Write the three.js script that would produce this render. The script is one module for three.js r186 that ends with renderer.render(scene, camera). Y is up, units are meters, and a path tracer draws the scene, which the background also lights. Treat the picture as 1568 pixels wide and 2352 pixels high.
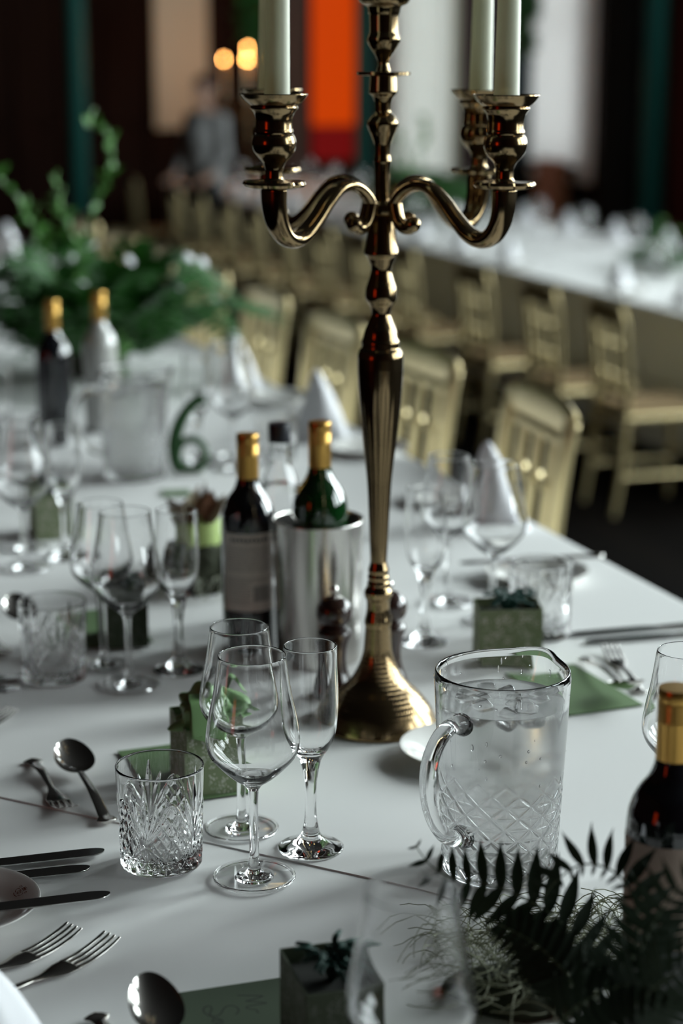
import * as THREE from 'three';
import { mergeGeometries, mergeVertices, toCreasedNormals } from 'three/addons/utils/BufferGeometryUtils.js';
import { RoundedBoxGeometry } from 'three/addons/geometries/RoundedBoxGeometry.js';
import { MarchingCubes } from 'three/addons/objects/MarchingCubes.js';
import { RectAreaLightUniformsLib } from 'three/addons/lights/RectAreaLightUniformsLib.js';

// ---------------------------------------------------------------- camera, light, exposure
const scene = new THREE.Scene();
const renderer = new THREE.WebGLRenderer({ antialias: true });
renderer.toneMapping = THREE.LinearToneMapping;
renderer.toneMappingExposure = 1.0;
renderer.shadowMap.enabled = true;
const camera = new THREE.PerspectiveCamera(2 * Math.atan(1176 / 4500) * 180 / Math.PI, 1568 / 2352, 0.05, 80);
camera.position.set(0, 1.556, 0);
camera.rotation.set(-13.35 * Math.PI / 180, 0, 0);
camera.focus = 1.93;
camera.userData.fStop = 2.9;
scene.background = new THREE.Color(0.02, 0.022, 0.024);
RectAreaLightUniformsLib.init();

// The long tables run at an angle to the view: n is measured across them, s along them (metres).
const A = Math.atan2(0.33, 0.945), CA = Math.cos(A), SA = Math.sin(A);
const TOP = 0.75, LOW = -0.4;                       // table top of the upper floor; level of the lower floor
const W = (n, s, y = 0) => new THREE.Vector3(CA * n - SA * s, y, -(SA * n + CA * s));
function windowLight(n, s, y, w, h, intensity, turn, color = 0xe6f3f3) {
  const l = new THREE.RectAreaLight(color, intensity, w, h);
  l.position.copy(W(n, s, y)); l.rotation.y = turn; l.castShadow = true; scene.add(l);
}
const WIN_S = [-3.2, 0.2, 3.6, 7.0, 10.4, 13.2], WALL_R = 8.5;
const WIN_GLOW = [10, 13, 33, 15, 3.5, 1.4];
WIN_S.forEach((s, i) => windowLight(WALL_R - 0.12, s, 3.6, 1.9, 4.2, WIN_GLOW[i], A + Math.PI / 2));
windowLight(-6.9, -1.2, 2.1, 1.5, 3.0, 0.3, A - Math.PI / 2, 0xff3a08);

// ---------------------------------------------------------------- helpers
let seedState = 7;
function rnd() { seedState = (seedState * 1664525 + 1013904223) % 4294967296; return seedState / 4294967296; }
const rr = (a, b) => a + (b - a) * rnd();
const V = (x, y, z) => new THREE.Vector3(x, y, z);
const counts = {};
function numbered(name) { const c = counts[name] = (counts[name] ?? -1) + 1; return c ? name + '_' + String(c).padStart(3, '0') : name; }
function shade(o) { o.castShadow = true; o.receiveShadow = true; return o; }
function mesh(name, geo, mat, parent) {
  const m = shade(new THREE.Mesh(Array.isArray(geo) ? mergeGeometries(geo.map(flat)) : geo, mat));
  m.name = parent ? name : numbered(name); (parent ?? scene).add(m); return m;
}
function flat(g) { const h = g.index ? g.toNonIndexed() : g; for (const k of Object.keys(h.attributes)) if (!['position', 'normal', 'uv'].includes(k)) h.deleteAttribute(k); if (!h.attributes.uv) h.setAttribute('uv', new THREE.BufferAttribute(new Float32Array(h.attributes.position.count * 2), 2)); return h; }
function tag(o, label, category, group) { Object.assign(o.userData, { label, category }); if (group) o.userData.group = group; else delete o.userData.group; return o; }
function struct(name, geo, mat, parent) { const m = mesh(name, geo, mat, parent); if (!parent) m.userData.kind = 'structure'; return m; }
function thing(name) { const g = new THREE.Group(); g.name = numbered(name); scene.add(g); return g; }
const used = new Set();
function put(proto, pos, turn, label, category, group) {          // the first call places the thing itself, later calls add copies
  let o = proto;
  if (used.has(proto)) { o = proto.clone(); o.userData = {}; o.name = numbered(proto.userData.kindName); scene.add(o); }
  else { proto.userData.kindName = proto.name.replace(/_\d{3}$/, ''); used.add(proto); }
  o.position.copy(pos); o.rotation.set(0, turn, 0);
  const k = proto.userData.kindName; tag(o, label, category, group); if (o === proto) o.userData.kindName = k;
  return o;
}
const smooth = (pts, n) => new THREE.CatmullRomCurve3(pts.map((p) => V(p[0], p[1], p[2] ?? 0)), false, 'centripetal').getPoints(n);
function lathe(pts, seg = 48, mm = 1000) { return new THREE.LatheGeometry(pts.map((p) => new THREE.Vector2(p[0] / mm, p[1] / mm)), seg); }
function spline2(pts, n) { return smooth(pts, n).map((p) => [p.x, p.y]); }
// monotone cubic through [radius, height] points: bulbs and necks come out round
function turnedProfile(pts, k) {
  const n = pts.length, d = [], m = [], out = [];
  for (let i = 0; i < n - 1; i++) d.push((pts[i + 1][0] - pts[i][0]) / (pts[i + 1][1] - pts[i][1]));
  for (let i = 0; i < n; i++) m.push(i === 0 ? d[0] : i === n - 1 ? d[n - 2] : d[i - 1] * d[i] <= 0 ? 0 : 2 * d[i - 1] * d[i] / (d[i - 1] + d[i]));
  for (let i = 0; i < n - 1; i++) { const h = pts[i + 1][1] - pts[i][1]; for (let j = 0; j < k; j++) { const t = j / k, a = t * t * (3 - 2 * t); out.push([pts[i][0] * (1 - a) + pts[i + 1][0] * a + h * (m[i] * t * (1 - t) * (1 - t) - m[i + 1] * t * t * (1 - t)), pts[i][1] + h * t]); } }
  out.push(pts[n - 1]); return out;
}
const creased = (g, a = 0.6) => toCreasedNormals(g.scale(1000, 1000, 1000), a).scale(0.001, 0.001, 0.001);
function sweep(pts, radius, { seg = 12, side = null, cap = true } = {}) {
  const n = pts.length, pos = [], uv = [], idx = []; let S = null, len = 0;
  for (let i = 0; i < n; i++) {
    const T = pts[Math.min(n - 1, i + 1)].clone().sub(pts[Math.max(0, i - 1)]).normalize();
    if (side) S = side.clone(); else if (!S) S = Math.abs(T.y) < 0.9 ? V(0, 1, 0) : V(1, 0, 0);
    S.addScaledVector(T, -S.dot(T)).normalize();
    const N = T.clone().cross(S), r = radius(i / (n - 1), i), a = r[0] ?? r, b = r[1] ?? r;
    if (i) len += pts[i].distanceTo(pts[i - 1]);
    for (let j = 0; j <= seg; j++) {
      const t = j / seg * 2 * Math.PI, p = pts[i].clone().addScaledVector(S, a * Math.cos(t)).addScaledVector(N, b * Math.sin(t));
      pos.push(p.x, p.y, p.z); uv.push(j / seg, len);
    }
  }
  for (let i = 0; i < n - 1; i++) for (let j = 0; j < seg; j++) { const a = i * (seg + 1) + j, b = a + seg + 1; idx.push(a, a + 1, b + 1, a, b + 1, b); }
  if (cap) for (const [i, flip] of [[0, true], [n - 1, false]]) {
    const c = pos.length / 3; pos.push(pts[i].x, pts[i].y, pts[i].z); uv.push(0.5, 0);
    for (let j = 0; j < seg; j++) { const a = i * (seg + 1) + j; flip ? idx.push(c, a + 1, a) : idx.push(c, a, a + 1); }
  }
  const g = new THREE.BufferGeometry();
  g.setAttribute('position', new THREE.Float32BufferAttribute(pos, 3)); g.setAttribute('uv', new THREE.Float32BufferAttribute(uv, 2)); g.setIndex(idx);
  g.computeVertexNormals();
  const nn = g.attributes.normal;                                  // join the normals across the seam
  for (let i = 0; i < n; i++) { const a = i * (seg + 1), b = a + seg, v = V(nn.getX(a) + nn.getX(b), nn.getY(a) + nn.getY(b), nn.getZ(a) + nn.getZ(b)).normalize(); nn.setXYZ(a, v.x, v.y, v.z); nn.setXYZ(b, v.x, v.y, v.z); }
  return g;
}
// A surface of revolution on a fine grid: rows are [radius, height, reliefWeight] in metres, relief(angle, height) pushes the wall in or out.
function turned(rows, seg, relief, shift = null) {
  const pos = [], idx = [];
  for (const [r, y, w = 0] of rows) for (let j = 0; j < seg; j++) {
    const t = j / seg * 2 * Math.PI, [dr, dy] = shift ? shift(t, y, r) : [0, 0], q = r + (w ? w * relief(t, y) : 0) + dr;
    pos.push(q * Math.cos(t), y + dy, q * Math.sin(t));
  }
  for (let i = 0; i < rows.length - 1; i++) for (let j = 0; j < seg; j++) { const a = i * seg + j, b = i * seg + (j + 1) % seg, c = a + seg, d = b + seg; idx.push(a, d, b, a, c, d); }
  const g = new THREE.BufferGeometry();
  g.setAttribute('position', new THREE.Float32BufferAttribute(pos, 3)); g.setIndex(idx); g.computeVertexNormals();
  return g;
}
function box(w, h, d, x = 0, y = 0, z = 0, r = 0.003) { return new RoundedBoxGeometry(w, h, d, 2, Math.min(r, w / 2.01, h / 2.01, d / 2.01)).translate(x, y, z); }
function canvasTexture(w, h, draw) {
  const c = document.createElement('canvas'); c.width = w; c.height = h; draw(c.getContext('2d'), w, h);
  const t = new THREE.CanvasTexture(c); t.colorSpace = THREE.SRGBColorSpace; return t;
}
function noiseTexture(size, value, srgb = false) {
  const d = new Uint8Array(size * size * 4);
  for (let y = 0; y < size; y++) for (let x = 0; x < size; x++) { const v = value(x / size, y / size), i = (y * size + x) * 4; for (let k = 0; k < 3; k++) d[i + k] = Math.max(0, Math.min(255, (v[k] ?? v) * 255)); d[i + 3] = 255; }
  const t = new THREE.DataTexture(d, size, size); t.wrapS = t.wrapT = THREE.RepeatWrapping; t.magFilter = THREE.LinearFilter; if (srgb) t.colorSpace = THREE.SRGBColorSpace; t.needsUpdate = true; return t;
}
const lattice = Array.from({ length: 64 * 64 }, () => rnd());
function vnoise(x, y, period) {
  const xi = Math.floor(x), yi = Math.floor(y), fx = x - xi, fy = y - yi, u = fx * fx * (3 - 2 * fx), v = fy * fy * (3 - 2 * fy);
  const at = (i, j) => lattice[(((i % period) + period) % period) + 64 * (((j % period) + period) % period)];
  return (at(xi, yi) * (1 - u) + at(xi + 1, yi) * u) * (1 - v) + (at(xi, yi + 1) * (1 - u) + at(xi + 1, yi + 1) * u) * v;
}
const fbm = (x, y) => 0.5 * vnoise(x * 8, y * 8, 8) + 0.27 * vnoise(x * 16, y * 16, 16) + 0.15 * vnoise(x * 32, y * 32, 32) + 0.08 * vnoise(x * 64, y * 64, 64);
const L3 = (r, g, b) => new THREE.Color().setRGB(r, g, b);
const std = (color, roughness, metalness = 0, more = {}) => new THREE.MeshPhysicalMaterial({ color, roughness, metalness, ...more });

// ---------------------------------------------------------------- materials
const weave = noiseTexture(256, (u, v) => 0.5 + 0.22 * Math.sin(u * 2 * Math.PI * 64) * Math.sin(v * 2 * Math.PI * 64) + 0.2 * (fbm(u, v) - 0.5)); weave.repeat.set(14, 14);
const grain = noiseTexture(512, (u, v) => { const f = 0.55 + 0.45 * fbm(u, v * 0.25) + 0.12 * Math.sin((u * 40 + 3 * fbm(u, v)) * 2 * Math.PI); return [f * 0.9, f * 0.85, f * 0.8]; }, true);
const dents = noiseTexture(256, (u, v) => { const a = u * 24, b = v * 24, r = Math.hypot(a - Math.round(a), b - Math.round(b)); return r < 0.3 ? 0.5 + 0.5 * Math.cos(r / 0.3 * Math.PI) : 0; }); dents.repeat.set(4, 1.2);
const M = {
  cloth: std(L3(0.80, 0.80, 0.79), 0.9, 0, { bumpMap: weave, bumpScale: 0.0002, sheen: 0.15 }),
  napkin: std(L3(0.78, 0.78, 0.81), 0.85, 0, { sheen: 0.2 }),
  thinGlass: new THREE.MeshPhysicalMaterial({ color: 0xffffff, roughness: 0, transmission: 1, thickness: 0, ior: 1.5 }),
  glass: new THREE.MeshPhysicalMaterial({ color: 0xffffff, roughness: 0, transmission: 1, thickness: 0.003, ior: 1.5 }),
  silver: std(L3(0.62, 0.60, 0.57), 0.13, 1),
  knife: std(L3(0.55, 0.55, 0.55), 0.12, 1),
  steel: std(L3(0.60, 0.58, 0.55), 0.22, 1),
  brass: std(L3(0.29, 0.205, 0.11), 0.16, 1),
  hammered: std(L3(0.29, 0.205, 0.11), 0.16, 1, { bumpMap: dents, bumpScale: 0.0003 }),
  wax: std(L3(0.74, 0.75, 0.60), 0.45, 0, { transmission: 0.3, thickness: 0 }),
  china: std(L3(0.80, 0.79, 0.76), 0.12),
  goldPaint: std(L3(0.55, 0.45, 0.24), 0.34, 0.7),
  seatPad: std(L3(0.17, 0.11, 0.045), 0.7),
  redGlass: std(L3(0.006, 0.007, 0.010), 0.06, 0, { clearcoat: 1, clearcoatRoughness: 0.03 }),
  greenGlass: std(L3(0.004, 0.028, 0.006), 0.06, 0, { clearcoat: 1, clearcoatRoughness: 0.03 }),
  paleGlass: std(L3(0.42, 0.42, 0.40), 0.08, 0, { clearcoat: 1 }),
  goldCap: std(L3(0.62, 0.36, 0.09), 0.28, 0.85),
  blackCap: std(L3(0.006, 0.007, 0.014), 0.4),
  millWood: std(L3(0.025, 0.010, 0.007), 0.22, 0, { clearcoat: 0.6, clearcoatRoughness: 0.1 }),
  cardGreen: std(L3(0.12, 0.20, 0.085), 0.7),
  darkGreenCard: std(L3(0.05, 0.07, 0.045), 0.75),
  ribbonGreen: std(L3(0.16, 0.29, 0.115), 0.5, 0, { sheen: 0.7, sheenColor: L3(0.4, 0.7, 0.35), sheenRoughness: 0.4, side: THREE.DoubleSide }),
  ribbonDark: std(L3(0.006, 0.045, 0.035), 0.5, 0, { sheen: 0.5, side: THREE.DoubleSide }),
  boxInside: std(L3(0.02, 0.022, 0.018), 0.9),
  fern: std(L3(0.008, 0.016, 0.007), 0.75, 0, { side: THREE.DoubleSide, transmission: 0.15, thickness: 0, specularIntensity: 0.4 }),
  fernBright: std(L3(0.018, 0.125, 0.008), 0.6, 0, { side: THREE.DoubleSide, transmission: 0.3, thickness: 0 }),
  leafLight: std(L3(0.10, 0.28, 0.05), 0.5, 0, { side: THREE.DoubleSide, transmission: 0.3, thickness: 0 }),
  stem: std(L3(0.03, 0.05, 0.015), 0.7),
  tendril: std(L3(0.16, 0.17, 0.10), 0.7),
  moss: std(L3(0.03, 0.035, 0.018), 0.95),
  wood: std(L3(0.026, 0.011, 0.007), 0.8, 0, { map: grain, specularIntensity: 0.15 }),
  floorWood: std(L3(0.004, 0.003, 0.0025), 0.85, 0, { map: grain, specularIntensity: 0.08 }),
  plaster: std(L3(0.52, 0.49, 0.38), 0.9),
  darkCeiling: std(L3(0.012, 0.010, 0.009), 0.9),
  teal: std(L3(0.004, 0.065, 0.054), 0.5, 0, { specularIntensity: 0.3 }),
  darkPaint: std(L3(0.010, 0.013, 0.013), 0.8, 0, { specularIntensity: 0.2 }),
  whitePaint: std(L3(0.8, 0.8, 0.78), 0.8),
};
// ---------------------------------------------------------------- the room
const slab = (w, h, d) => new THREE.BoxGeometry(w, h, d);
function room(name, n0, n1, s0, s1, y0, y1, mat) {
  const m = struct(name, slab(n1 - n0, y1 - y0, s1 - s0), mat); m.position.copy(W((n0 + n1) / 2, (s0 + s1) / 2, (y0 + y1) / 2)); m.rotation.y = A; return m;
}
const N0 = -7, N1 = WALL_R, S0 = -6, S1 = 18.5, H1 = 6;
room('floor', N0, N1, S0, S1, LOW - 0.2, LOW, M.floorWood);
room('floor_platform', N0, 2.15, S0, 9.6, LOW, 0, M.floorWood);
room('ceiling', N0, N1, S0, S1, H1, H1 + 0.2, M.darkCeiling);
room('wall_left', N0 - 0.2, N0, S0, S1, LOW, H1, M.wood);
room('wall_behind', N0, N1, S0 - 0.2, S0, LOW, H1, M.wood);
const wallFar = room('wall_far', N0, N1, S1, S1 + 0.2, LOW, H1, M.wood);
// right wall with tall window openings
{
  const wins = [...WIN_S.map((s) => [s - 0.95, s + 0.95, 1.45, 5.75]), [17.15, 18.4, 0.45, 4.6]], geos = [], c = W(WALL_R + 0.1, (S0 + S1) / 2, (LOW + H1) / 2);
  let at = S0;
  const piece = (s0, s1, y0, y1) => { if (s1 - s0 > 0.01 && y1 - y0 > 0.01) geos.push(slab(0.2, y1 - y0, s1 - s0).translate(0, (y0 + y1) / 2, -((s0 + s1) / 2))); };
  for (const [a, b, y0, y1] of wins) { piece(at, a, LOW, H1); piece(a, b, LOW, y0); piece(a, b, y1, H1); at = b; }
  piece(at, S1, LOW, H1);
  const wr = struct('wall_right', geos, M.wood); wr.position.copy(W(WALL_R + 0.1, 0, 0)); wr.rotation.y = A;
  wins.forEach(([a, b, y0, y1], i) => {
    const g = new THREE.Group(); g.name = 'window_' + (i + 1); g.userData.kind = 'structure'; scene.add(g);
    g.position.copy(W(WALL_R + 0.02, (a + b) / 2, y0)); g.rotation.y = A;
    const w = b - a, h = y1 - y0, last = i === wins.length - 1;
    const pane = std(L3(0.2, 0.2, 0.2), 0.4, 0, { emissive: L3(0.86, 0.94, 1.0), emissiveIntensity: last ? 3.2 : [3, 3, 3, 2, 1.5, 1][i] });
    const nz = last ? 1 : 3, ny = last ? 3 : 5;
    for (let k = 0; k < nz; k++) for (let j = 0; j < ny; j++) mesh('pane', slab(0.01, h / ny - 0.05, w / nz - 0.05).translate(0.05, h * (j + 0.5) / ny, w * ((k + 0.5) / nz - 0.5)), pane, g);
    const bars = [];
    for (let k = 0; k <= nz; k++) bars.push(slab(0.06, h, 0.05).translate(0.03, h / 2, w * (k / nz - 0.5)));
    for (let j = 0; j <= ny; j++) bars.push(slab(0.05, 0.05, w).translate(0.03, h * j / ny, 0));
    mesh('window_frame', bars, M.whitePaint, g);
    mesh('window_sill', box(0.2, 0.05, w + 0.1, -0.1, -0.03, 0), M.wood, g);
  });
}
// far wall: wainscot, panels, plaster bays, orange lit bay, columns and white drapes
function onFar(name, n0, n1, y0, y1, depth, mat, { kind = true, parent = null, bev = 0.01 } = {}) {
  const m = mesh(name, box(n1 - n0, y1 - y0, depth, 0, 0, 0, bev), mat, parent);
  m.position.copy(W((n0 + n1) / 2, S1 - depth / 2 - 0.004, (y0 + y1) / 2)); m.rotation.y = A; if (kind && !parent) m.userData.kind = 'structure'; return m;
}
const nFar = (px, s = S1) => { const u = (px - 784) / 4500; return s * (u * CA + SA) / (CA - u * SA); };   // where along the wall something stands
for (let k = 0; k < 9; k++) {
  const a = nFar(-160) + k * 0.42; const p = mesh('panel', box(0.39, 1.15, 0.05, 0, 0, 0, 0.02), M.wood, wallFar);
  p.position.set(a + 0.2 - (N0 + N1) / 2, LOW + 0.62 - (LOW + H1) / 2, 0.12);
  const q = mesh('panel', box(0.39, 2.4, 0.04, 0, 0, 0, 0.02), M.wood, wallFar); q.position.set(a + 0.2 - (N0 + N1) / 2, 2.05 - (LOW + H1) / 2, 0.115);
}

for (const [p0, p1, lo, hi, mat, depth] of [
  [362, 482, 0.80, 3.2, M.plaster, 0.06], [640, 700, -0.3, 3.2, std(L3(0.06, 0.035, 0.025), 0.7), 0.1], [1012, 1036, -0.3, 3.2, M.plaster, 0.12],
  [1036, 1122, -0.3, 3.2, std(L3(0.035, 0.012, 0.009), 0.6), 0.08], [1122, 1205, -0.3, 3.4, M.darkPaint, 0.1],
]) onFar('trim', nFar(p0), nFar(p1), lo, hi, depth, mat);
function column(n, s, r, label) {
  const c = thing('column'); c.userData.kind = 'structure'; c.position.copy(W(n, s, LOW));
  mesh('shaft', lathe([[0, 80], [r, 80], [r * 0.94, 2400], [r * 0.9, 5200], [0, 5200]], 32), M.teal, c);
  mesh('base', creased(lathe([[0, 0], [r * 1.9, 0], [r * 1.9, 60], [r * 1.5, 80], [r * 1.5, 120], [r * 1.1, 180], [0, 180]], 32)), M.teal, c);
  mesh('capital', creased(lathe([[0, 5150], [r, 5150], [r * 1.2, 5250], [r * 1.9, 5500], [r * 2.2, 5600], [r * 2.2, 6390], [0, 6390]], 32)), M.teal, c);
}
column(nFar(190, 16.6), 16.6, 85); column(nFar(832, 16.8), 16.8, 75);
column(8.05, 15.08, 100);
// added orange glow with a red foot in the far wall; red window at left
function glowingPanes(name, w, h, low, colors) {
  const g = new THREE.Group(); g.name = name; g.userData.kind = 'structure'; scene.add(g);
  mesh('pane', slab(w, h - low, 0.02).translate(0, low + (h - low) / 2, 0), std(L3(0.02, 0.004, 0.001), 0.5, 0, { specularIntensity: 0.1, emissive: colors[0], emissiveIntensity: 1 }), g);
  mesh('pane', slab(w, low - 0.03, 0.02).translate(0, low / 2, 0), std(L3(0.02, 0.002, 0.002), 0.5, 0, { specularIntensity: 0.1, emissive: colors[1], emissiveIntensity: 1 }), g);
  mesh('window_frame', [slab(0.06, h, 0.07).translate(-w / 2, h / 2, 0), slab(0.06, h, 0.07).translate(w / 2, h / 2, 0), slab(w, 0.05, 0.07).translate(0, h, 0), slab(w, 0.05, 0.07)], M.wood, g);
  return g;
}
{
  const a = nFar(703), b = nFar(818), g = glowingPanes('window_8', b - a, 2.6, 0.36, [L3(0.54, 0.045, 0.0005), L3(0.13, 0.003, 0.003)]);  // orange bay: its glow is added here as emissive panes
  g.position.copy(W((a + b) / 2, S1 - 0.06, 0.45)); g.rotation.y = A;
  const l = glowingPanes('window_9', 1.5, 3.0, 0.3, [L3(1.0, 0.07, 0.01), L3(0.4, 0.02, 0.01)]);
  l.position.copy(W(N0 + 0.06, -1.2, 0.6)); l.rotation.y = A + Math.PI / 2;
}
// white drapes hang in front of a window at the far end
function drape(name, n, s, w, y0, y1, turn, mat, label) {
  const nx = 60, ny = 10, pos = [], idx = [];
  for (let k = 0; k < 2; k++) for (let j = 0; j <= ny; j++) for (let i = 0; i <= nx; i++) {
    const x = (i / nx - 0.5) * w, q = i / nx * 2 * Math.PI * Math.round(w / 0.11);
    pos.push(x, y0 + (y1 - y0) * j / ny, 0.022 * Math.sin(q) + 0.008 * Math.sin(q * 2.3 + 1) - k * 0.004);
  }
  const st = (nx + 1) * (ny + 1), at = (k, j, i) => k * st + j * (nx + 1) + i;
  for (let j = 0; j < ny; j++) for (let i = 0; i < nx; i++) { idx.push(at(0, j, i), at(0, j, i + 1), at(0, j + 1, i + 1), at(0, j, i), at(0, j + 1, i + 1), at(0, j + 1, i)); idx.push(at(1, j, i), at(1, j + 1, i + 1), at(1, j, i + 1), at(1, j, i), at(1, j + 1, i), at(1, j + 1, i + 1)); }
  const g = new THREE.BufferGeometry(); g.setAttribute('position', new THREE.Float32BufferAttribute(pos, 3)); g.setIndex(idx); g.computeVertexNormals();
  const m = mesh(name, g, mat); m.position.copy(W(n, s, 0)); m.rotation.y = A + turn; tag(m, label, 'curtain'); return m;
}
const sheer = std(L3(0.85, 0.85, 0.83), 0.95, 0, { transmission: 0.5, thickness: 0, side: THREE.DoubleSide });
{
  const a = nFar(893), b = nFar(1016), w = new THREE.Group(); w.name = 'window_10'; w.userData.kind = 'structure'; scene.add(w);
  w.position.copy(W((a + b) / 2, S1 - 0.05, 0.1)); w.rotation.y = A;
  mesh('pane', slab(b - a - 0.06, 3.4, 0.02).translate(0, 1.7, 0), std(L3(0.3, 0.3, 0.3), 0.5, 0, { emissive: L3(0.80, 0.9, 0.9), emissiveIntensity: 3.0 }), w);
  mesh('window_frame', [slab(0.05, 3.4, 0.06).translate(-(b - a) / 2, 1.7, 0), slab(0.05, 3.4, 0.06).translate((b - a) / 2, 1.7, 0)], M.whitePaint, w);
  drape('curtain', (a + b) / 2 - 0.05, S1 - 0.22, (b - a) * 1.12, -0.2, 3.6, 0, sheer, 'white sheer curtain hanging behind the middle candelabra stem, beside the dark teal column');
  drape('curtain', WALL_R - 0.14, 17.5, 1.36, 0.3, 4.4, Math.PI / 2, sheer, 'white sheer curtain in the window behind the right candle pair');
}
// the radiator under the right curtain
{
  const r = thing('radiator'); const mat = std(L3(0.42, 0.17, 0.08), 0.5); r.position.copy(W(WALL_R - 0.3, 17.35, LOW)); r.rotation.y = A;
  for (let k = 0; k < 6; k++) mesh('rib', box(0.12, 0.78, 0.075, 0, 0.52, (k - 2.5) * 0.09, 0.03), mat, r);
  mesh('pipe', new THREE.CylinderGeometry(0.02, 0.02, 0.62, 12).rotateX(Math.PI / 2).translate(0, 0.2, 0), mat, r);
  for (const s of [-1, 1]) mesh('foot', box(0.1, 0.16, 0.04, 0, 0.08, s * 0.22), mat, r);
  tag(r, 'terracotta brown ribbed radiator below the white curtain on the right', 'radiator');
}
// dark curtain beside the right window
drape('curtain', WALL_R - 0.1, 16.42, 0.62, LOW, 4.6, Math.PI / 2, std(L3(0.012, 0.016, 0.016), 0.95), 'black curtain between the white curtain and the teal column at the right');
drape('curtain', WALL_R - 0.06, 15.2, 0.5, LOW, 4.6, Math.PI / 2, std(L3(0.10, 0.014, 0.008), 0.95), 'dark red curtain at the right edge beyond the teal column');
// ---------------------------------------------------------------- tables
// Each long table: a board on legs under a cloth; the cloth drops over the sides.
function longTable(name, n0, n1, s0, s1, floorY, topY, label) {
  const t = thing(name), len = s1 - s0, wid = n1 - n0; t.position.copy(W((n0 + n1) / 2, (s0 + s1) / 2, floorY)); t.rotation.y = A;
  const h = topY - floorY;
  mesh('tabletop', box(wid - 0.03, 0.03, len - 0.03, 0, h - 0.024, 0), M.wood, t);
  for (const sx of [-1, 1]) for (let k = 0; k <= 4; k++) mesh('leg', new THREE.CylinderGeometry(0.02, 0.016, h - 0.04, 12).translate(sx * (wid / 2 - 0.36), (h - 0.04) / 2, (k / 4 - 0.5) * (len - 0.4)), M.darkPaint, t);
  tag(t, label, 'table'); return t;
}
// A cloth: flat top with a rounded edge and a hanging side that waves a little.
function clothGeometry(outline, topY, drop, thick, hang) {            // outline: [n, s] corners, counter-clockwise from above; hang(i) tells whether side i hangs
  const out = [];
  const shape = new THREE.Shape(outline.map(([n, s]) => new THREE.Vector2(n, s)));
  const top = new THREE.ExtrudeGeometry(shape, { depth: thick, bevelEnabled: false }); top.rotateX(-Math.PI / 2); top.translate(0, topY - thick, 0);
  { const uv = top.attributes.uv, p = top.attributes.position; for (let i = 0; i < uv.count; i++) uv.setXY(i, p.getX(i), p.getZ(i)); }
  out.push(flat(top));
  outline.forEach(([n, s], i) => {
    if (!hang[i]) return;
    const [n2, s2] = outline[(i + 1) % outline.length], L = Math.hypot(n2 - n, s2 - s), ux = (n2 - n) / L, us = (s2 - s) / L, ox = us, os = -ux;
    const nx = Math.round(L / 0.06), pos = [], uv = [], idx = [];
    const prof = [[0, 0], [0.004, -0.0005], [0.008, -0.003], [0.011, -0.008], [0.013, -0.02], [0.016, -0.12], [0.02, -0.5], [0.026, -1]].map(([o, d]) => [o, d === -1 ? -drop : d === -0.5 ? -drop * 0.5 : d]);
    for (let j = 0; j < prof.length; j++) for (let k = 0; k <= nx; k++) {
      const q = k / nx * L, wave = (prof[j][1] < -0.1 ? 1 : 0) * (0.012 * Math.sin(q * 9) + 0.008 * Math.sin(q * 23 + 1)) * Math.min(1, -prof[j][1] / 0.4), o = prof[j][0] + wave;
      pos.push(n + ux * q + ox * o, topY + prof[j][1], -(s + us * q + os * o)); uv.push(q, prof[j][1]);
    }
    for (let j = 0; j < prof.length - 1; j++) for (let k = 0; k < nx; k++) { const a = j * (nx + 1) + k, b = a + nx + 1; idx.push(a, b, b + 1, a, b + 1, a + 1); }
    const g = new THREE.BufferGeometry(); g.setAttribute('position', new THREE.Float32BufferAttribute(pos, 3)); g.setAttribute('uv', new THREE.Float32BufferAttribute(uv, 2)); g.setIndex(idx); g.computeVertexNormals();
    out.push(flat(g));
  });
  return mergeGeometries(out);
}
const E0 = 0.14, E1 = 1.405, MID = 0.79;
longTable('banquet_table', E0, E1, 0.45, 8.8, 0, TOP - 0.004, 'long banquet table under the white cloths, carrying the brass candelabra');
longTable('banquet_table', 4.52, 5.9, 7.2, 17.6, LOW, 0.346, 'long banquet table on the lower floor beyond the second row of chairs');
// the far cloth overlaps the near one along a slanting edge, seen as a thin dark line
const seamA = [E0, 2.235], seamB = [E1, 0.858];
{
  const near = mesh('tablecloth', clothGeometry([[E0, 0.42], [E1, 0.42], [E1, seamB[1] + 0.05], [E0, seamA[1] + 0.05]], TOP - 0.0014, 0.24, 0.0012, [true, true, false, true]), M.cloth); near.rotation.y = A;
  tag(near, 'near white tablecloth lying beneath the slanting edge of the other cloth', 'tablecloth');
  const far = mesh('tablecloth', clothGeometry([[E0, seamA[1]], [E1, seamB[1]], [E1, 8.82], [E0, 8.82]], TOP, 0.24, 0.0013, [false, true, true, true]), M.cloth); far.rotation.y = A;
  tag(far, 'white tablecloth under the candelabra, its edge overlapping the near cloth', 'tablecloth');
  const low = mesh('tablecloth', clothGeometry([[4.5, 7.17], [5.92, 7.17], [5.92, 17.63], [4.5, 17.63]], 0.35, 0.66, 0.0013, [true, true, true, true]), M.cloth); low.rotation.y = A;
  tag(low, 'white tablecloth hanging to the floor around the far table on the right', 'tablecloth');
}

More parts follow.
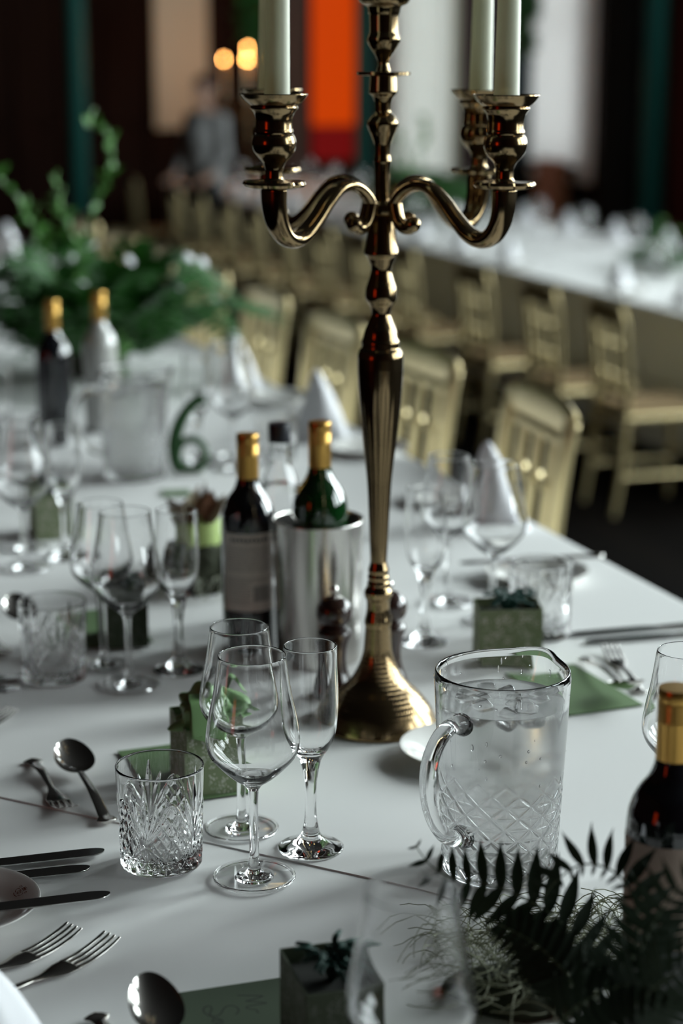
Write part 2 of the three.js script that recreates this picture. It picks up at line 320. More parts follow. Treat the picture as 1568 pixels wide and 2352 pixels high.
// ---------------------------------------------------------------- glassware
function stemGlass(name, foot, stem, bowl, thin = false) {
  const g = thing(name);
  const mk = (n, p) => mesh(n, lathe(p, 72), M.glass, g);
  if (thin) {                                                          // wide flat foot: a thin disc with a rounded solid rim, the dome belongs to the stem
    const R = Math.max(...foot.map((p) => p[0])), i = foot.findLastIndex((p) => p[0] > 17), top = foot[i], dome = foot.slice(i);
    g.add(shade(new THREE.Mesh(lathe([[0, 0.2], [R - 3, 0.2], [R - 3, 2.8], top], 72), M.thinGlass))); g.children[0].name = 'foot';
    mk('foot_rim', [[R - 3.6, 0.3], [R - 2, 0], [R - 0.7, 0.3], [R, 1.5], [R - 0.6, 2.7], [R - 2.2, 3.2], [R - 3.6, 2.9], [R - 3.8, 1.6], [R - 3.6, 0.3]]);
    mk('stem', [[0, 0.6], [top[0] - 0.5, 0.6], ...dome.slice(1), ...stem.slice(1)]);
  } else { mk('foot', foot); mk('stem', stem); }
  mk('bowl', bowl);
  return g;
}
function shell(outer, inner, rim) { return [...spline2(outer, 44), ...rim, ...spline2(inner, 40)]; }
const footOf = (R, h, r, y) => [[0, 0], [R * 0.6, 0], [R - 1.6, 0], ...spline2([[R - 0.6, 0.4], [R, 1.5], [R - 0.5, 2.6], [R - 3, 3.0], [R * 0.55, h * 0.55], [r * 2.6, h], [r * 1.5, h + 3], [r * 1.12, y - 4], [r, y]], 30)];
const redWine = stemGlass('wine_glass', footOf(41.5, 5, 4.8, 22), spline2([[4.8, 22], [4.5, 50], [4.6, 80], [5.4, 93]], 14),
  shell([[5.4, 93], [9, 98], [20, 106], [33, 118], [43, 130.5], [46.4, 144], [44, 166], [38.6, 192], [35.6, 212], [33.4, 231]], [[32.2, 231], [34.4, 212], [37.4, 192], [42.8, 166], [45.2, 144.5], [41.8, 132], [32, 120.5], [19, 110], [8, 105], [0, 104]], [[33.2, 231.8], [32.8, 232.1], [32.4, 231.8]]), true);
const whiteWine = stemGlass('wine_glass', footOf(39.5, 5, 4.8, 22), spline2([[4.8, 22], [4.5, 55], [4.6, 86], [5.4, 100]], 14),
  shell([[5.4, 100], [9, 103.5], [18, 109.5], [30, 118], [39, 130], [42.4, 142], [40.4, 162], [35.8, 186], [32.8, 205], [30.4, 223]], [[29.2, 223], [31.6, 205], [34.6, 186], [39.2, 162], [41.2, 142.5], [37.8, 131.5], [29, 120.8], [17, 113.5], [7, 109.4], [0, 108.6]], [[30.2, 223.8], [29.8, 224.1], [29.4, 223.8]]), true);
const flute = stemGlass('champagne_flute', [[0, 0], [20, 0], [32, 0], ...spline2([[33.6, 0.5], [34, 1.8], [33, 3], [27, 5], [19, 8.5], [12.5, 13], [9.5, 18], [7.6, 26]], 30)], spline2([[7.6, 26], [6.2, 36], [5.8, 52], [6.4, 72], [8.6, 88]], 18),
  shell([[8.6, 88], [11, 97], [14, 103], [20, 112], [25.5, 126], [28, 146], [28.4, 170], [27.6, 200], [27.2, 218.4]], [[25.6, 218.4], [26.2, 200], [27, 170], [26.6, 147], [24, 128], [18.5, 116], [12, 109], [5, 106.5], [0, 106]], [[27.1, 219.2], [26.4, 219.6], [25.7, 219.2]]));
// cut crystal: fans of leaf cuts between panels of crossed diamond cuts
const groove = (d, w) => { const q = Math.abs(d) / w; return q < 1 ? (1 - q) : 0; };
function tumblerCut(t, y) {
  const P = 2 * Math.PI / 5, R = 0.043; let a = ((t + P * 10.12) % P) - P / 2; const x = a * R; let d = 0;
  const cx = x, cy = y - 0.034;
  const ang = Math.atan2(cx, cy), rad = Math.hypot(cx, cy);
  if (y > 0.030) for (let k = -3; k <= 3; k++) {                       // leaves of the fan
    const a0 = k * 0.24, len = 0.062 - Math.abs(k) * 0.011, along = rad / len, off = (ang - a0) * rad;
    if (along < 1 && along > 0.02) d = Math.max(d, groove(off, 0.0042 * Math.sin(Math.PI * Math.min(1, along * 0.98 + 0.02)) + 1e-5) * 1.0);
  }
  if (cy < 0.004) for (const a0 of [Math.PI * 0.72, -Math.PI * 0.72, Math.PI]) { let da = ang - a0; if (da > Math.PI) da -= 2 * Math.PI; if (da < -Math.PI) da += 2 * Math.PI; if (rad < 0.03) d = Math.max(d, groove(da * rad, 0.0022) * 0.9); }
  const ax = Math.abs(x), edge = 0.012 + Math.max(0, (y - 0.034)) * 0.30, roof = 0.078 - Math.pow((ax - 0.027) / 0.0145, 2) * 0.022;
  if (ax > edge - 0.004 && y < roof && y > 0.010 || (y < 0.034 && y > 0.010)) {
    const p = 0.0104, u = (x + 0.62 * (y)) / p, v = (x - 0.62 * (y)) / p;
    d = Math.max(d, groove((u - Math.round(u)), 0.26) * 0.85, groove((v - Math.round(v)), 0.26) * 0.85);
  }
  if (ax > edge - 0.006 && Math.abs(y - roof) < 0.004) d = Math.max(d, groove(y - roof, 0.0028));
  if (y < 0.011) { const u = (t / P * 4) % 1; d = Math.max(d, groove(u - 0.5, 0.45) * 0.7); }
  const fade = Math.min(1, Math.max(0, (y - 0.003) / 0.003)) * Math.min(1, Math.max(0, (0.1 - y) / 0.008));
  return -0.0019 * d * fade;
}
function makeTumbler(seg, ny) {
  const rows = [[0.0001, 0], [0.030, 0], [0.0375, 0.0004], [0.0402, 0.002]];
  for (let k = 0; k <= ny; k++) { const y = 0.004 + 0.0975 * k / ny; rows.push([0.0412 + 0.0033 * y / 0.107, y, 1]); }
  rows.push([0.0445, 0.1045], [0.0445, 0.1062], [0.0440, 0.1070], [0.0433, 0.1071], [0.0427, 0.1064], [0.0425, 0.104], [0.0418, 0.07], [0.0408, 0.03], [0.0395, 0.019], [0.034, 0.0155], [0.02, 0.0145], [0.0001, 0.0142]);
  return mesh('tumbler', turned(rows, seg, tumblerCut), M.glass);
}
const tumbler = makeTumbler(420, 130);
const tumblerFar = makeTumbler(150, 40); tumblerFar.material = M.thinGlass;
// the same glasses for the distant places, where only their outlines show
function distant(o) { const c = o.clone(); c.name = numbered(o.name.replace(/_\d{3}$/, '')); c.traverse((m) => { if (m.isMesh) m.material = M.thinGlass; }); scene.add(c); return c; }
const tumblerMid = makeTumbler(150, 40);
const farRed = distant(redWine), farWhite = distant(whiteWine), farFlute = distant(flute);
// ---------------------------------------------------------------- water jug
function jugCut(t, y) {
  const N = 14, c = 0.0235, u = t / (2 * Math.PI) * N, v = (y - 0.006) / c; let d = 0;
  if (y < 0.118 && y > 0.006) {
    const k = y > 0.092 ? Math.max(0, 1 - (y - 0.092) / 0.024 - Math.abs(((u % 1) + 1) % 1 - 0.5)) : 1;
    const p = u + v, q = u - v, fp = p - Math.floor(p) - 0.5, fq = q - Math.floor(q) - 0.5, du = (fp + fq) / 2, dv = (fp - fq) / 2;
    d = Math.max(groove(p - Math.round(p), 0.13), groove(q - Math.round(q), 0.13)) * Math.min(1, k * 2);
    if (y < 0.095) d = Math.max(d, groove(dv, 0.001 + 0.09 * Math.max(0, 1 - Math.pow(du / 0.3, 2))) * 0.7, groove(du, 0.001 + 0.04 * Math.max(0, 1 - Math.pow(dv / 0.3, 2))) * 0.4);
  }
  return -0.0021 * d * Math.min(1, y / 0.012);
}
const SPOUT = -0.95, HANDLE = 2.30;                                   // angles seen from above: x = cos, z = sin
const rJug = (y) => 0.0565 + 0.0105 * y / 0.21;
function spoutShift(t, y, r) { let d = t - SPOUT; d = Math.atan2(Math.sin(d), Math.cos(d)); const g = Math.exp(-d * d / 0.10), h = Math.max(0, (y - 0.15) / 0.06); const e = Math.exp(-d * d / 0.28); return [0.013 * g * h * h, 0.002 * e * h * h]; }
function makeJug(seg, ny) {
  const g = thing('water_jug'), rows = [[0.0001, 0.001], [0.04, 0.001], [0.050, 0], [0.0545, 0.0012]];
  for (let k = 0; k <= ny; k++) { const y = 0.004 + 0.199 * k / ny; rows.push([rJug(y) + 0.0008, y, 1]); }
  rows.push([0.0668, 0.2065], [0.0667, 0.2095], [0.0660, 0.2108], [0.0648, 0.2108], [0.0637, 0.2095], [0.0634, 0.206], [0.0633, 0.19], [0.0610, 0.16], [0.0580, 0.09], [0.0548, 0.03], [0.0535, 0.018], [0.045, 0.0125], [0.02, 0.0115], [0.0001, 0.0115]);
  mesh('body', turned(rows, seg, jugCut, spoutShift), M.glass, g);
  const hx = Math.cos(HANDLE), hz = Math.sin(HANDLE), P = (r, y) => V(hx * r, y, hz * r);
  mesh('handle', sweep(smooth([[0.0632, 0.170], [0.075, 0.173], [0.095, 0.167], [0.111, 0.147], [0.1145, 0.12], [0.107, 0.09], [0.09, 0.065], [0.074, 0.055], [0.059, 0.053]].map(([r, y]) => P(r, y).toArray()), 40), (u) => { const e = Math.pow(Math.abs(u - 0.5) * 2, 8); return [0.0088 + 0.005 * e, 0.0075 + 0.004 * e]; }, { seg: 20, side: V(-hz, 0, hx) }), M.glass, g);
  const level = 0.180, wr = [[0.0001, 0.0114], [0.03, 0.0114], [0.0452, 0.0123], [0.0538, 0.018], [0.0551, 0.03], [0.0583, 0.09], [0.0620, 0.172], [0.0625, level], [0.0608, level - 0.0012], [0.03, level - 0.0014], [0.0001, level - 0.0014]];
  mesh('water', turned(wr, 96, () => 0), M.water, g);
  for (const [x, z, a, b, s] of [[-0.02, 0.012, 0.4, 0.3, 0.020], [0.022, 0.02, 1.1, -0.3, 0.021], [0.008, -0.026, 0.2, 0.5, 0.019], [-0.036, -0.014, 2.0, 0.2, 0.018], [0.038, -0.012, 0.8, 0.4, 0.018], [0.002, 0.036, 2.6, 0.35, 0.017], [-0.012, -0.044, 1.7, -0.2, 0.018], [0.012, 0.002, 0.9, 0.2, 0.016]]) {
    const c = mesh('ice_cube', new RoundedBoxGeometry(s, s, s, 3, 0.005), M.ice, g); c.position.set(x, level - 0.007, z); c.rotation.set(b, a, b * 0.7);
  }
  const drops = [];                                                    // condensation on the outside
  for (let k = 0; k < 70; k++) { const t = rr(0, 6.28), y = rr(0.10, 0.205), s = rr(0.0006, 0.0015), r = rJug(y) + 0.0009, run = rnd() < 0.3 ? rr(2, 5) : rr(0.9, 1.3); drops.push(new THREE.SphereGeometry(s, 8, 6).scale(1, run, 0.5).rotateY(Math.PI / 2 - t).translate(r * Math.cos(t), y, r * Math.sin(t))); }
  mesh('droplets', drops, M.glass, g).userData.kind = 'stuff';
  return g;
}
M.water = new THREE.MeshPhysicalMaterial({ color: L3(0.97, 0.98, 0.975), roughness: 0.25, transmission: 0.80, thickness: 0.05, ior: 1.33 });
M.ice = new THREE.MeshPhysicalMaterial({ color: 0xffffff, roughness: 0.15, transmission: 0.95, thickness: 0.02, ior: 1.31 });
const jug = makeJug(364, 170);

// ---------------------------------------------------------------- cutlery (handle end at x = 0, y up)
const SIDE = V(0, 0, 1);
const table1 = (pts) => (u) => { for (let i = 1; i < pts.length; i++) if (u <= pts[i][0]) { const [a, p] = pts[i - 1], [b, q] = pts[i], t = (u - a) / (b - a); return p + (q - p) * t * t * (3 - 2 * t); } return pts[pts.length - 1][1]; };
const kings = table1([[0, 0.002], [0.03, 0.0085], [0.10, 0.0118], [0.17, 0.0105], [0.26, 0.0068], [0.40, 0.0060], [0.70, 0.0042], [1, 0.0034]]);
const cutleryHandle = (L, y0, yMid, y1) => sweep(smooth([[0, y0 + 0.0004], [L * 0.12, y0], [L * 0.5, yMid], [L * 0.85, y1 + 0.001], [L, y1]], 40), (u) => [kings(u), 0.0012 + 0.0012 * Math.max(0, 1 - u * 2)], { seg: 14, side: SIDE });
function makeFork(L) {
  const g = thing('fork'), h = L * 0.52;
  mesh('handle', cutleryHandle(h, 0.0025, 0.0075, 0.0050), M.silver, g);
  mesh('root', sweep(smooth([[h - 0.002, 0.0050], [h + L * 0.06, 0.0036], [h + L * 0.13, 0.0026], [L * 0.755, 0.0027]], 24), (u) => [0.0034 + (0.0128 - 0.0034) * Math.min(1, Math.pow(u * 1.25, 1.7)), 0.0013], { seg: 16, side: SIDE }), M.silver, g);
  for (let k = 0; k < 4; k++) {
    const z = (k - 1.5) * 0.0067;
    mesh('tine', sweep(smooth([[L * 0.735, 0.0027, z * 0.97], [L * 0.82, 0.0036, z], [L * 0.9, 0.0066, z], [L * 0.96, 0.0100, z], [L, 0.0132, z * 0.97]], 18), (u) => [0.0028 - 0.0013 * u, 0.0012 - 0.0004 * u], { seg: 8, side: SIDE }), M.silver, g);
  }
  return g;
}
function makeSpoon(L, bw, bl) {                                        // bw, bl: half width and length of the bowl
  const g = thing('spoon'), h = L - bl;
  mesh('handle', cutleryHandle(h + 0.003, 0.0025, 0.009, 0.0078), M.silver, g);
  const nr = 14, na = 48, pos = [], idx = [];
  for (let k = 0; k < 2; k++) for (let i = 0; i <= nr; i++) for (let j = 0; j < na; j++) {
    const u = i / nr, a = j / na * 2 * Math.PI, c = Math.cos(a), egg = 1 - 0.16 * c;
    pos.push(h + bl / 2 + bl / 2 * u * c, 0.0112 + (c > 0 ? 0 : 0) - 0.010 * (1 - Math.pow(u, 2.2)) - (k ? 0.0009 * (u < 0.99 ? 1 : 0) : 0), bw * u * Math.sin(a) * egg);
  }
  const st = (nr + 1) * na;
  for (let i = 0; i < nr; i++) for (let j = 0; j < na; j++) { const a = i * na + j, b = i * na + (j + 1) % na, c = a + na, d = b + na; idx.push(a, b, d, a, d, c); idx.push(st + a, st + d, st + b, st + a, st + c, st + d); }
  const q = new THREE.BufferGeometry(); q.setAttribute('position', new THREE.Float32BufferAttribute(pos, 3)); q.setIndex(idx); q.computeVertexNormals();
  q.translate(-h, -0.0112, 0).rotateZ(0.24).translate(h, 0.0075, 0); mesh('bowl', q, M.silver, g); return g;
}
function makeKnife(L) {
  const g = thing('knife'), h = L * 0.42;
  mesh('handle', sweep(smooth([[0, 0.0035], [h * 0.5, 0.0042], [h, 0.004]], 24), (u) => [table1([[0, 0.003], [0.06, 0.010], [0.25, 0.0085], [0.6, 0.0062], [1, 0.0055]])(u), 0.0034 - 0.001 * u], { seg: 14, side: SIDE }), M.silver, g);
  const sh = new THREE.Shape(); const b = L - h;
  sh.moveTo(0, -0.0055); sh.bezierCurveTo(b * 0.1, -0.0105, b * 0.2, -0.0105, b * 0.35, -0.0105); sh.lineTo(b * 0.86, -0.0095); sh.bezierCurveTo(b * 0.96, -0.009, b, -0.003, b, 0.003); sh.bezierCurveTo(b * 0.99, 0.007, b * 0.94, 0.0085, b * 0.85, 0.009); sh.lineTo(0.01, 0.0065); sh.lineTo(0, 0.0055); sh.closePath();
  mesh('blade', new THREE.ExtrudeGeometry(sh, { depth: 0.0009, bevelEnabled: true, bevelThickness: 0.0004, bevelSize: 0.0004, bevelSegments: 2, curveSegments: 14 }).rotateX(-Math.PI / 2).translate(h, 0.0032, 0), M.knife, g);
  return g;
}
const fork = makeFork(0.205), dessertFork = makeFork(0.182), spoon = makeSpoon(0.20, 0.0225, 0.068), knife = makeKnife(0.235);
function lay(proto, L, tn, ts, deg, y, label, category, group, pitch = 0, roll = 0) {   // tip at (tn, ts), pointing deg from across the table towards along it
  const a = deg * Math.PI / 180, o = put(proto, W(tn - L * Math.cos(a), ts - L * Math.sin(a), TOP + y), A + a, label, category, group);
  if (pitch) o.rotateZ(pitch); if (roll) o.rotateX(roll); return o;
}

// ---------------------------------------------------------------- plate, favour box, card, napkin
const crestMap = canvasTexture(256, 192, (c, w, h) => {
  c.clearRect(0, 0, w, h); c.strokeStyle = '#7d4a36'; c.fillStyle = '#85503a'; c.lineWidth = 7; c.lineCap = 'round';
  c.beginPath(); c.moveTo(96, 78); c.lineTo(160, 78); c.lineTo(158, 128); c.quadraticCurveTo(128, 168, 98, 128); c.closePath(); c.stroke();
  c.beginPath(); c.moveTo(98, 100); c.lineTo(158, 122); c.moveTo(128, 80); c.lineTo(128, 150); c.stroke();
  c.beginPath(); c.moveTo(92, 70); c.lineTo(98, 36); c.lineTo(114, 58); c.lineTo(128, 28); c.lineTo(142, 58); c.lineTo(158, 36); c.lineTo(164, 70); c.closePath(); c.fill();
  for (const s of [-1, 1]) { c.beginPath(); c.moveTo(128 + s * 40, 150); c.bezierCurveTo(128 + s * 100, 150, 128 + s * 96, 96, 128 + s * 60, 100); c.moveTo(128 + s * 52, 74); c.bezierCurveTo(128 + s * 100, 40, 128 + s * 112, 90, 128 + s * 76, 84); c.stroke(); }
  c.beginPath(); c.moveTo(70, 168); c.quadraticCurveTo(128, 190, 186, 168); c.stroke();
});
const crestMat = std(L3(1, 1, 1), 0.2); crestMat.map = crestMap; crestMat.alphaTest = 0.5; crestMat.side = THREE.DoubleSide;
function makePlate() {
  const g = thing('side_plate');
  mesh('plate_body', lathe([...[[0, 1.5], [42, 1.5], [44, 0], [48, 0]], ...spline2([[49, 1], [54, 4], [66, 10.5], [80, 16.5], [81.3, 17.4], [80.6, 18.2], [66, 13], [55, 7.5], [49, 5], [40, 4.2]], 50), [0, 4.2]], 80), M.china, g);
  const pos = [], uv = [], idx = [];
  for (let i = 0; i <= 8; i++) for (let j = 0; j <= 12; j++) { const r = 0.0575 + 0.017 * i / 8, t = (j / 12 - 0.5) * 0.34, q = (r - 0.0575) / 0.017, y = 0.0089 + 0.0092 * q - 0.0018 * q * q; pos.push(r * Math.cos(t), y + 0.0006, -r * Math.sin(t)); uv.push(1 - j / 12, i / 8); }
  for (let i = 0; i < 8; i++) for (let j = 0; j < 12; j++) { const a = i * 13 + j; idx.push(a, a + 13, a + 14, a, a + 14, a + 1); }
  const q = new THREE.BufferGeometry(); q.setAttribute('position', new THREE.Float32BufferAttribute(pos, 3)); q.setAttribute('uv', new THREE.Float32BufferAttribute(uv, 2)); q.setIndex(idx); q.computeVertexNormals();
  mesh('crest', q, crestMat, g).userData.label = 'small red-brown printed crest'; return g;
}
const plate = makePlate();
const toile = canvasTexture(256, 256, (c, w, h) => {
  c.fillStyle = '#6f7d5c'; c.fillRect(0, 0, w, h);
  for (let k = 0; k < 46; k++) { c.fillStyle = ['#b4b5aa', '#a5a89a', '#8d9882'][k % 3]; const x = rr(10, 246), y = rr(6, 250); for (let j = 0; j < 9; j++) { c.beginPath(); c.ellipse(x + rr(-16, 16), y + rr(-18, 18), rr(2, 6), rr(2, 4), rr(0, 3), 0, 7); c.fill(); } }
});
const boxMat = std(L3(1, 1, 1), 0.75, 0, { map: toile });
const boxShaded = std(L3(0.22, 0.24, 0.22), 0.75, 0, { map: toile }), boxGrey = std(L3(1.0, 0.93, 0.95), 0.75, 0, { map: toile });  // first copy darkened: shade on the bottom box put into its colour
function ribbonStrip(pts, width, twist = () => 0) { return sweep(smooth(pts, 30), (u) => [width * (0.55 + 0.45 * Math.sin(Math.PI * Math.min(1, u * 1.15 + 0.12))), 0.0007], { seg: 10, side: V(0.25, 0, 1).normalize() }); }
function makeFavour(mat, ribbon, spiky) {
  const g = thing('favour_box'), w = 0.062, d = 0.085, h = 0.076, t = 0.0014;
  const body = [new THREE.BoxGeometry(w, h, t).translate(0, h / 2, d / 2), new THREE.BoxGeometry(w, h, t).translate(0, h / 2, -d / 2), new THREE.BoxGeometry(t, h, d).translate(w / 2, h / 2, 0), new THREE.BoxGeometry(t, h, d).translate(-w / 2, h / 2, 0), new THREE.BoxGeometry(w, t, d).translate(0, t, 0)];
  mesh('box_sides', body, mat, g);
  mesh('inside_shade', box(w - 0.004, h - 0.014, d - 0.004, 0, (h - 0.014) / 2 + 0.002, 0, 0.004), M.boxInside, g);  // dark block standing in for the shade inside the open box
  if (spiky) {
    const bits = [];
    for (let k = 0; k < 34; k++) { const a = rr(0, 6.28), r = rr(0.012, 0.042), e = rr(0.3, 1); bits.push(ribbonStrip([[0, h - 0.012, 0], [0.5 * r * Math.cos(a), h + 0.018 * e, 0.5 * r * Math.sin(a)], [r * Math.cos(a), h + 0.022 * e - 0.004, r * Math.sin(a)]], 0.004)); }
    mesh('ribbon', bits, ribbon, g);
  } else {
    const bow = new THREE.SphereGeometry(1, 72, 40), p = bow.attributes.position;   // gathered silk: a mound of soft folds
    for (let i = 0; i < p.count; i++) {
      const x = p.getX(i), y = p.getY(i), z = p.getZ(i), a = Math.atan2(z, x), k = 1 + 0.16 * Math.sin(a * 3 + y * 2.5) + 0.11 * Math.sin(a * 7 + y * 6 + 1) * Math.sqrt(Math.max(0, 1 - y * y)) + 0.12 * Math.sin(y * 9 + x * 5);
      p.setXYZ(i, x * k * 0.040 + 0.004, h - 0.004 + y * k * (y > 0 ? 0.036 : 0.010), z * k * 0.034 + 0.004);
    }
    bow.computeVertexNormals(); mesh('ribbon', bow, ribbon, g);
    for (const [x1, z1, y1, sx] of [[0.058, 0.01, 0.010, 0.4], [0.05, -0.02, 0.030, -0.2]]) mesh('ribbon_end', sweep(smooth([[0.01, h + 0.016, 0], [x1 * 0.6, h + y1 + 0.006, z1], [x1, h + y1 - 0.012, z1 * 1.6]], 20), (u) => [0.011 + 0.004 * u, 0.0007], { seg: 10, side: V(sx, 0.1, 1).normalize() }), ribbon, g);
    mesh('ribbon_tail', sweep(smooth([[-0.006, h + 0.030, 0.012], [-0.010, h + 0.026, 0.034], [-0.010, h + 0.004, d / 2 + 0.004], [-0.007, h - 0.006, d / 2 + 0.0045], [-0.009, h - 0.013, d / 2 + 0.006]], 26), (u) => [0.0165 + 0.002 * u + 0.001 * Math.sin(u * 14), 0.0007], { seg: 10, side: V(1, 0, 0) }), ribbon, g);
  }
  return g;
}
const favour = makeFavour(boxMat, M.ribbonGreen, false), favourShaded = makeFavour(boxShaded, M.ribbonDark, true), favourGrey = makeFavour(boxGrey, M.ribbonDark, true);
const script = canvasTexture(512, 720, (c, w, h) => {
  c.fillStyle = '#3c4a37'; c.fillRect(0, 0, w, h); c.save(); c.translate(w / 2, 0); c.rotate(Math.PI / 2);
  c.strokeStyle = '#10140f'; c.lineWidth = 6; c.lineCap = 'round'; c.lineJoin = 'round';
  const stroke = (p) => { c.beginPath(); c.moveTo(p[0], p[1]); for (let i = 2; i < p.length; i += 6) c.bezierCurveTo(...p.slice(i, i + 6)); c.stroke(); };
  stroke([84, -40, 100, -90, 110, -130, 116, -140, 126, -120, 130, -90, 134, -60, 150, -100, 160, -130, 170, -138, 172, -110, 166, -70, 176, -48, 186, -40, 196, -60, 204, -78, 214, -92, 216, -70, 228, -84]);   // Mr
  stroke([214, 10, 190, -30, 140, -10, 150, 26, 160, 60, 216, 60, 206, 104, 196, 140, 130, 140, 128, 104, 128, 90, 150, 88, 170, 104, 200, 128, 230, 100, 250, 78, 226, 76, 214, 110, 236, 118, 252, 118, 260, 90, 262, 78, 258, 110, 270, 124, 290, 104]);   // Sa
  c.restore();
});
function makeCard(mat) { const g = thing('menu_card'); mesh('card_front', box(0.105, 0.0008, 0.18, 0, 0.0019, 0, 0.0003), mat, g); mesh('card_back', box(0.105, 0.0008, 0.18, 0.0006, 0.0009, 0.0006, 0.0003), M.darkGreenCard, g); return g; }
const card = makeCard(M.cardGreen);
function makeNapkin() {                                                // a starched napkin folded to a standing cone with a split front
  const nu = 40, nv = 24, H = 0.148, pos = [], idx = [], uv = [];
  for (let k = 0; k < 2; k++) for (let j = 0; j <= nv; j++) for (let i = 0; i <= nu; i++) {
    const v = j / nv, u = i / nu, a = (u - 0.5) * 5.2, lean = 0.012 * v * v, fold = 1 + 0.16 * Math.cos(a * 3) * (1 - v) + 0.05 * Math.sin(a * 5 + v * 4);
    const r = (0.068 * Math.pow(1 - v, 0.7) + 0.003) * fold - k * 0.0025;
    pos.push(r * Math.cos(a) * 0.8 + lean, H * v * (1 - 0.1 * Math.pow(Math.abs(a) / 2.6, 2) * (1 - v)), r * Math.sin(a)); uv.push(u, v);
  }
  const st = (nu + 1) * (nv + 1);
  for (let j = 0; j < nv; j++) for (let i = 0; i < nu; i++) { const a = j * (nu + 1) + i, b = a + nu + 1; idx.push(a, b, b + 1, a, b + 1, a + 1, st + a, st + b + 1, st + b, st + a, st + a + 1, st + b + 1); }
  const g = new THREE.BufferGeometry(); g.setAttribute('position', new THREE.Float32BufferAttribute(pos, 3)); g.setAttribute('uv', new THREE.Float32BufferAttribute(uv, 2)); g.setIndex(idx); g.computeVertexNormals();
  return mesh('napkin', g, M.napkin);
}
const napkin = makeNapkin();
// ---------------------------------------------------------------- brass candelabra
const PROFILE = [[74.2,1.9],[71.4,11.4],[64.4,22.6],[50.5,39.4],[32.9,56.2],[23.3,72.8],[18,89.5],[16.4,106],[15.3,122.5],[16.6,128],[14.7,139],[13.7,147.2],[13.9,155.4],[16.3,160.9],[17.1,166.3],[13.6,174.5],[13.4,178.3],[12.1,181.6],[13.1,185.4],[11.8,189.7],[12.6,193.5],[11.3,198.9],[9.9,204.3],[12,252.8],[14.5,300.8],[16.5,322],[19.6,348.3],[22.4,374.6],[25.1,400.6],[26.6,421.4],[27.1,439.5],[27.1,452.4],[25.2,460.1],[22.4,464.2],[22.2,470.4],[20.9,474],[18.8,483.2],[13.5,496],[11.2,503.6],[13.4,512.8],[17.7,518.9],[18.8,524],[18.2,531.6],[14.2,544.3],[12.1,554.4],[15.1,564.4],[17.2,569.5],[20.2,573],[17.9,584.5],[14.6,617],[8.5,634.4],[9,664.1],[10,676.4],[10.5,678.9],[9.3,686.3],[9.7,696.1],[12.7,705.9],[16.6,714.6],[18.4,721.5],[14.9,728.8],[9.4,735.1],[9.9,744.8],[12.4,751.1],[16.6,756],[16.3,764.2],[15.8,773.8],[31.1,775.3],[31.1,778.7],[8.9,779.1],[7.9,782],[6.4,788.3],[9.6,796.5],[15.3,805.1],[19.4,814.7],[16.7,824.2],[17.2,841.4],[18.1,843.7],[19.6,850.4],[26.5,853.7],[29.4,857.5],[30.3,863.2],[36.7,867.9]];
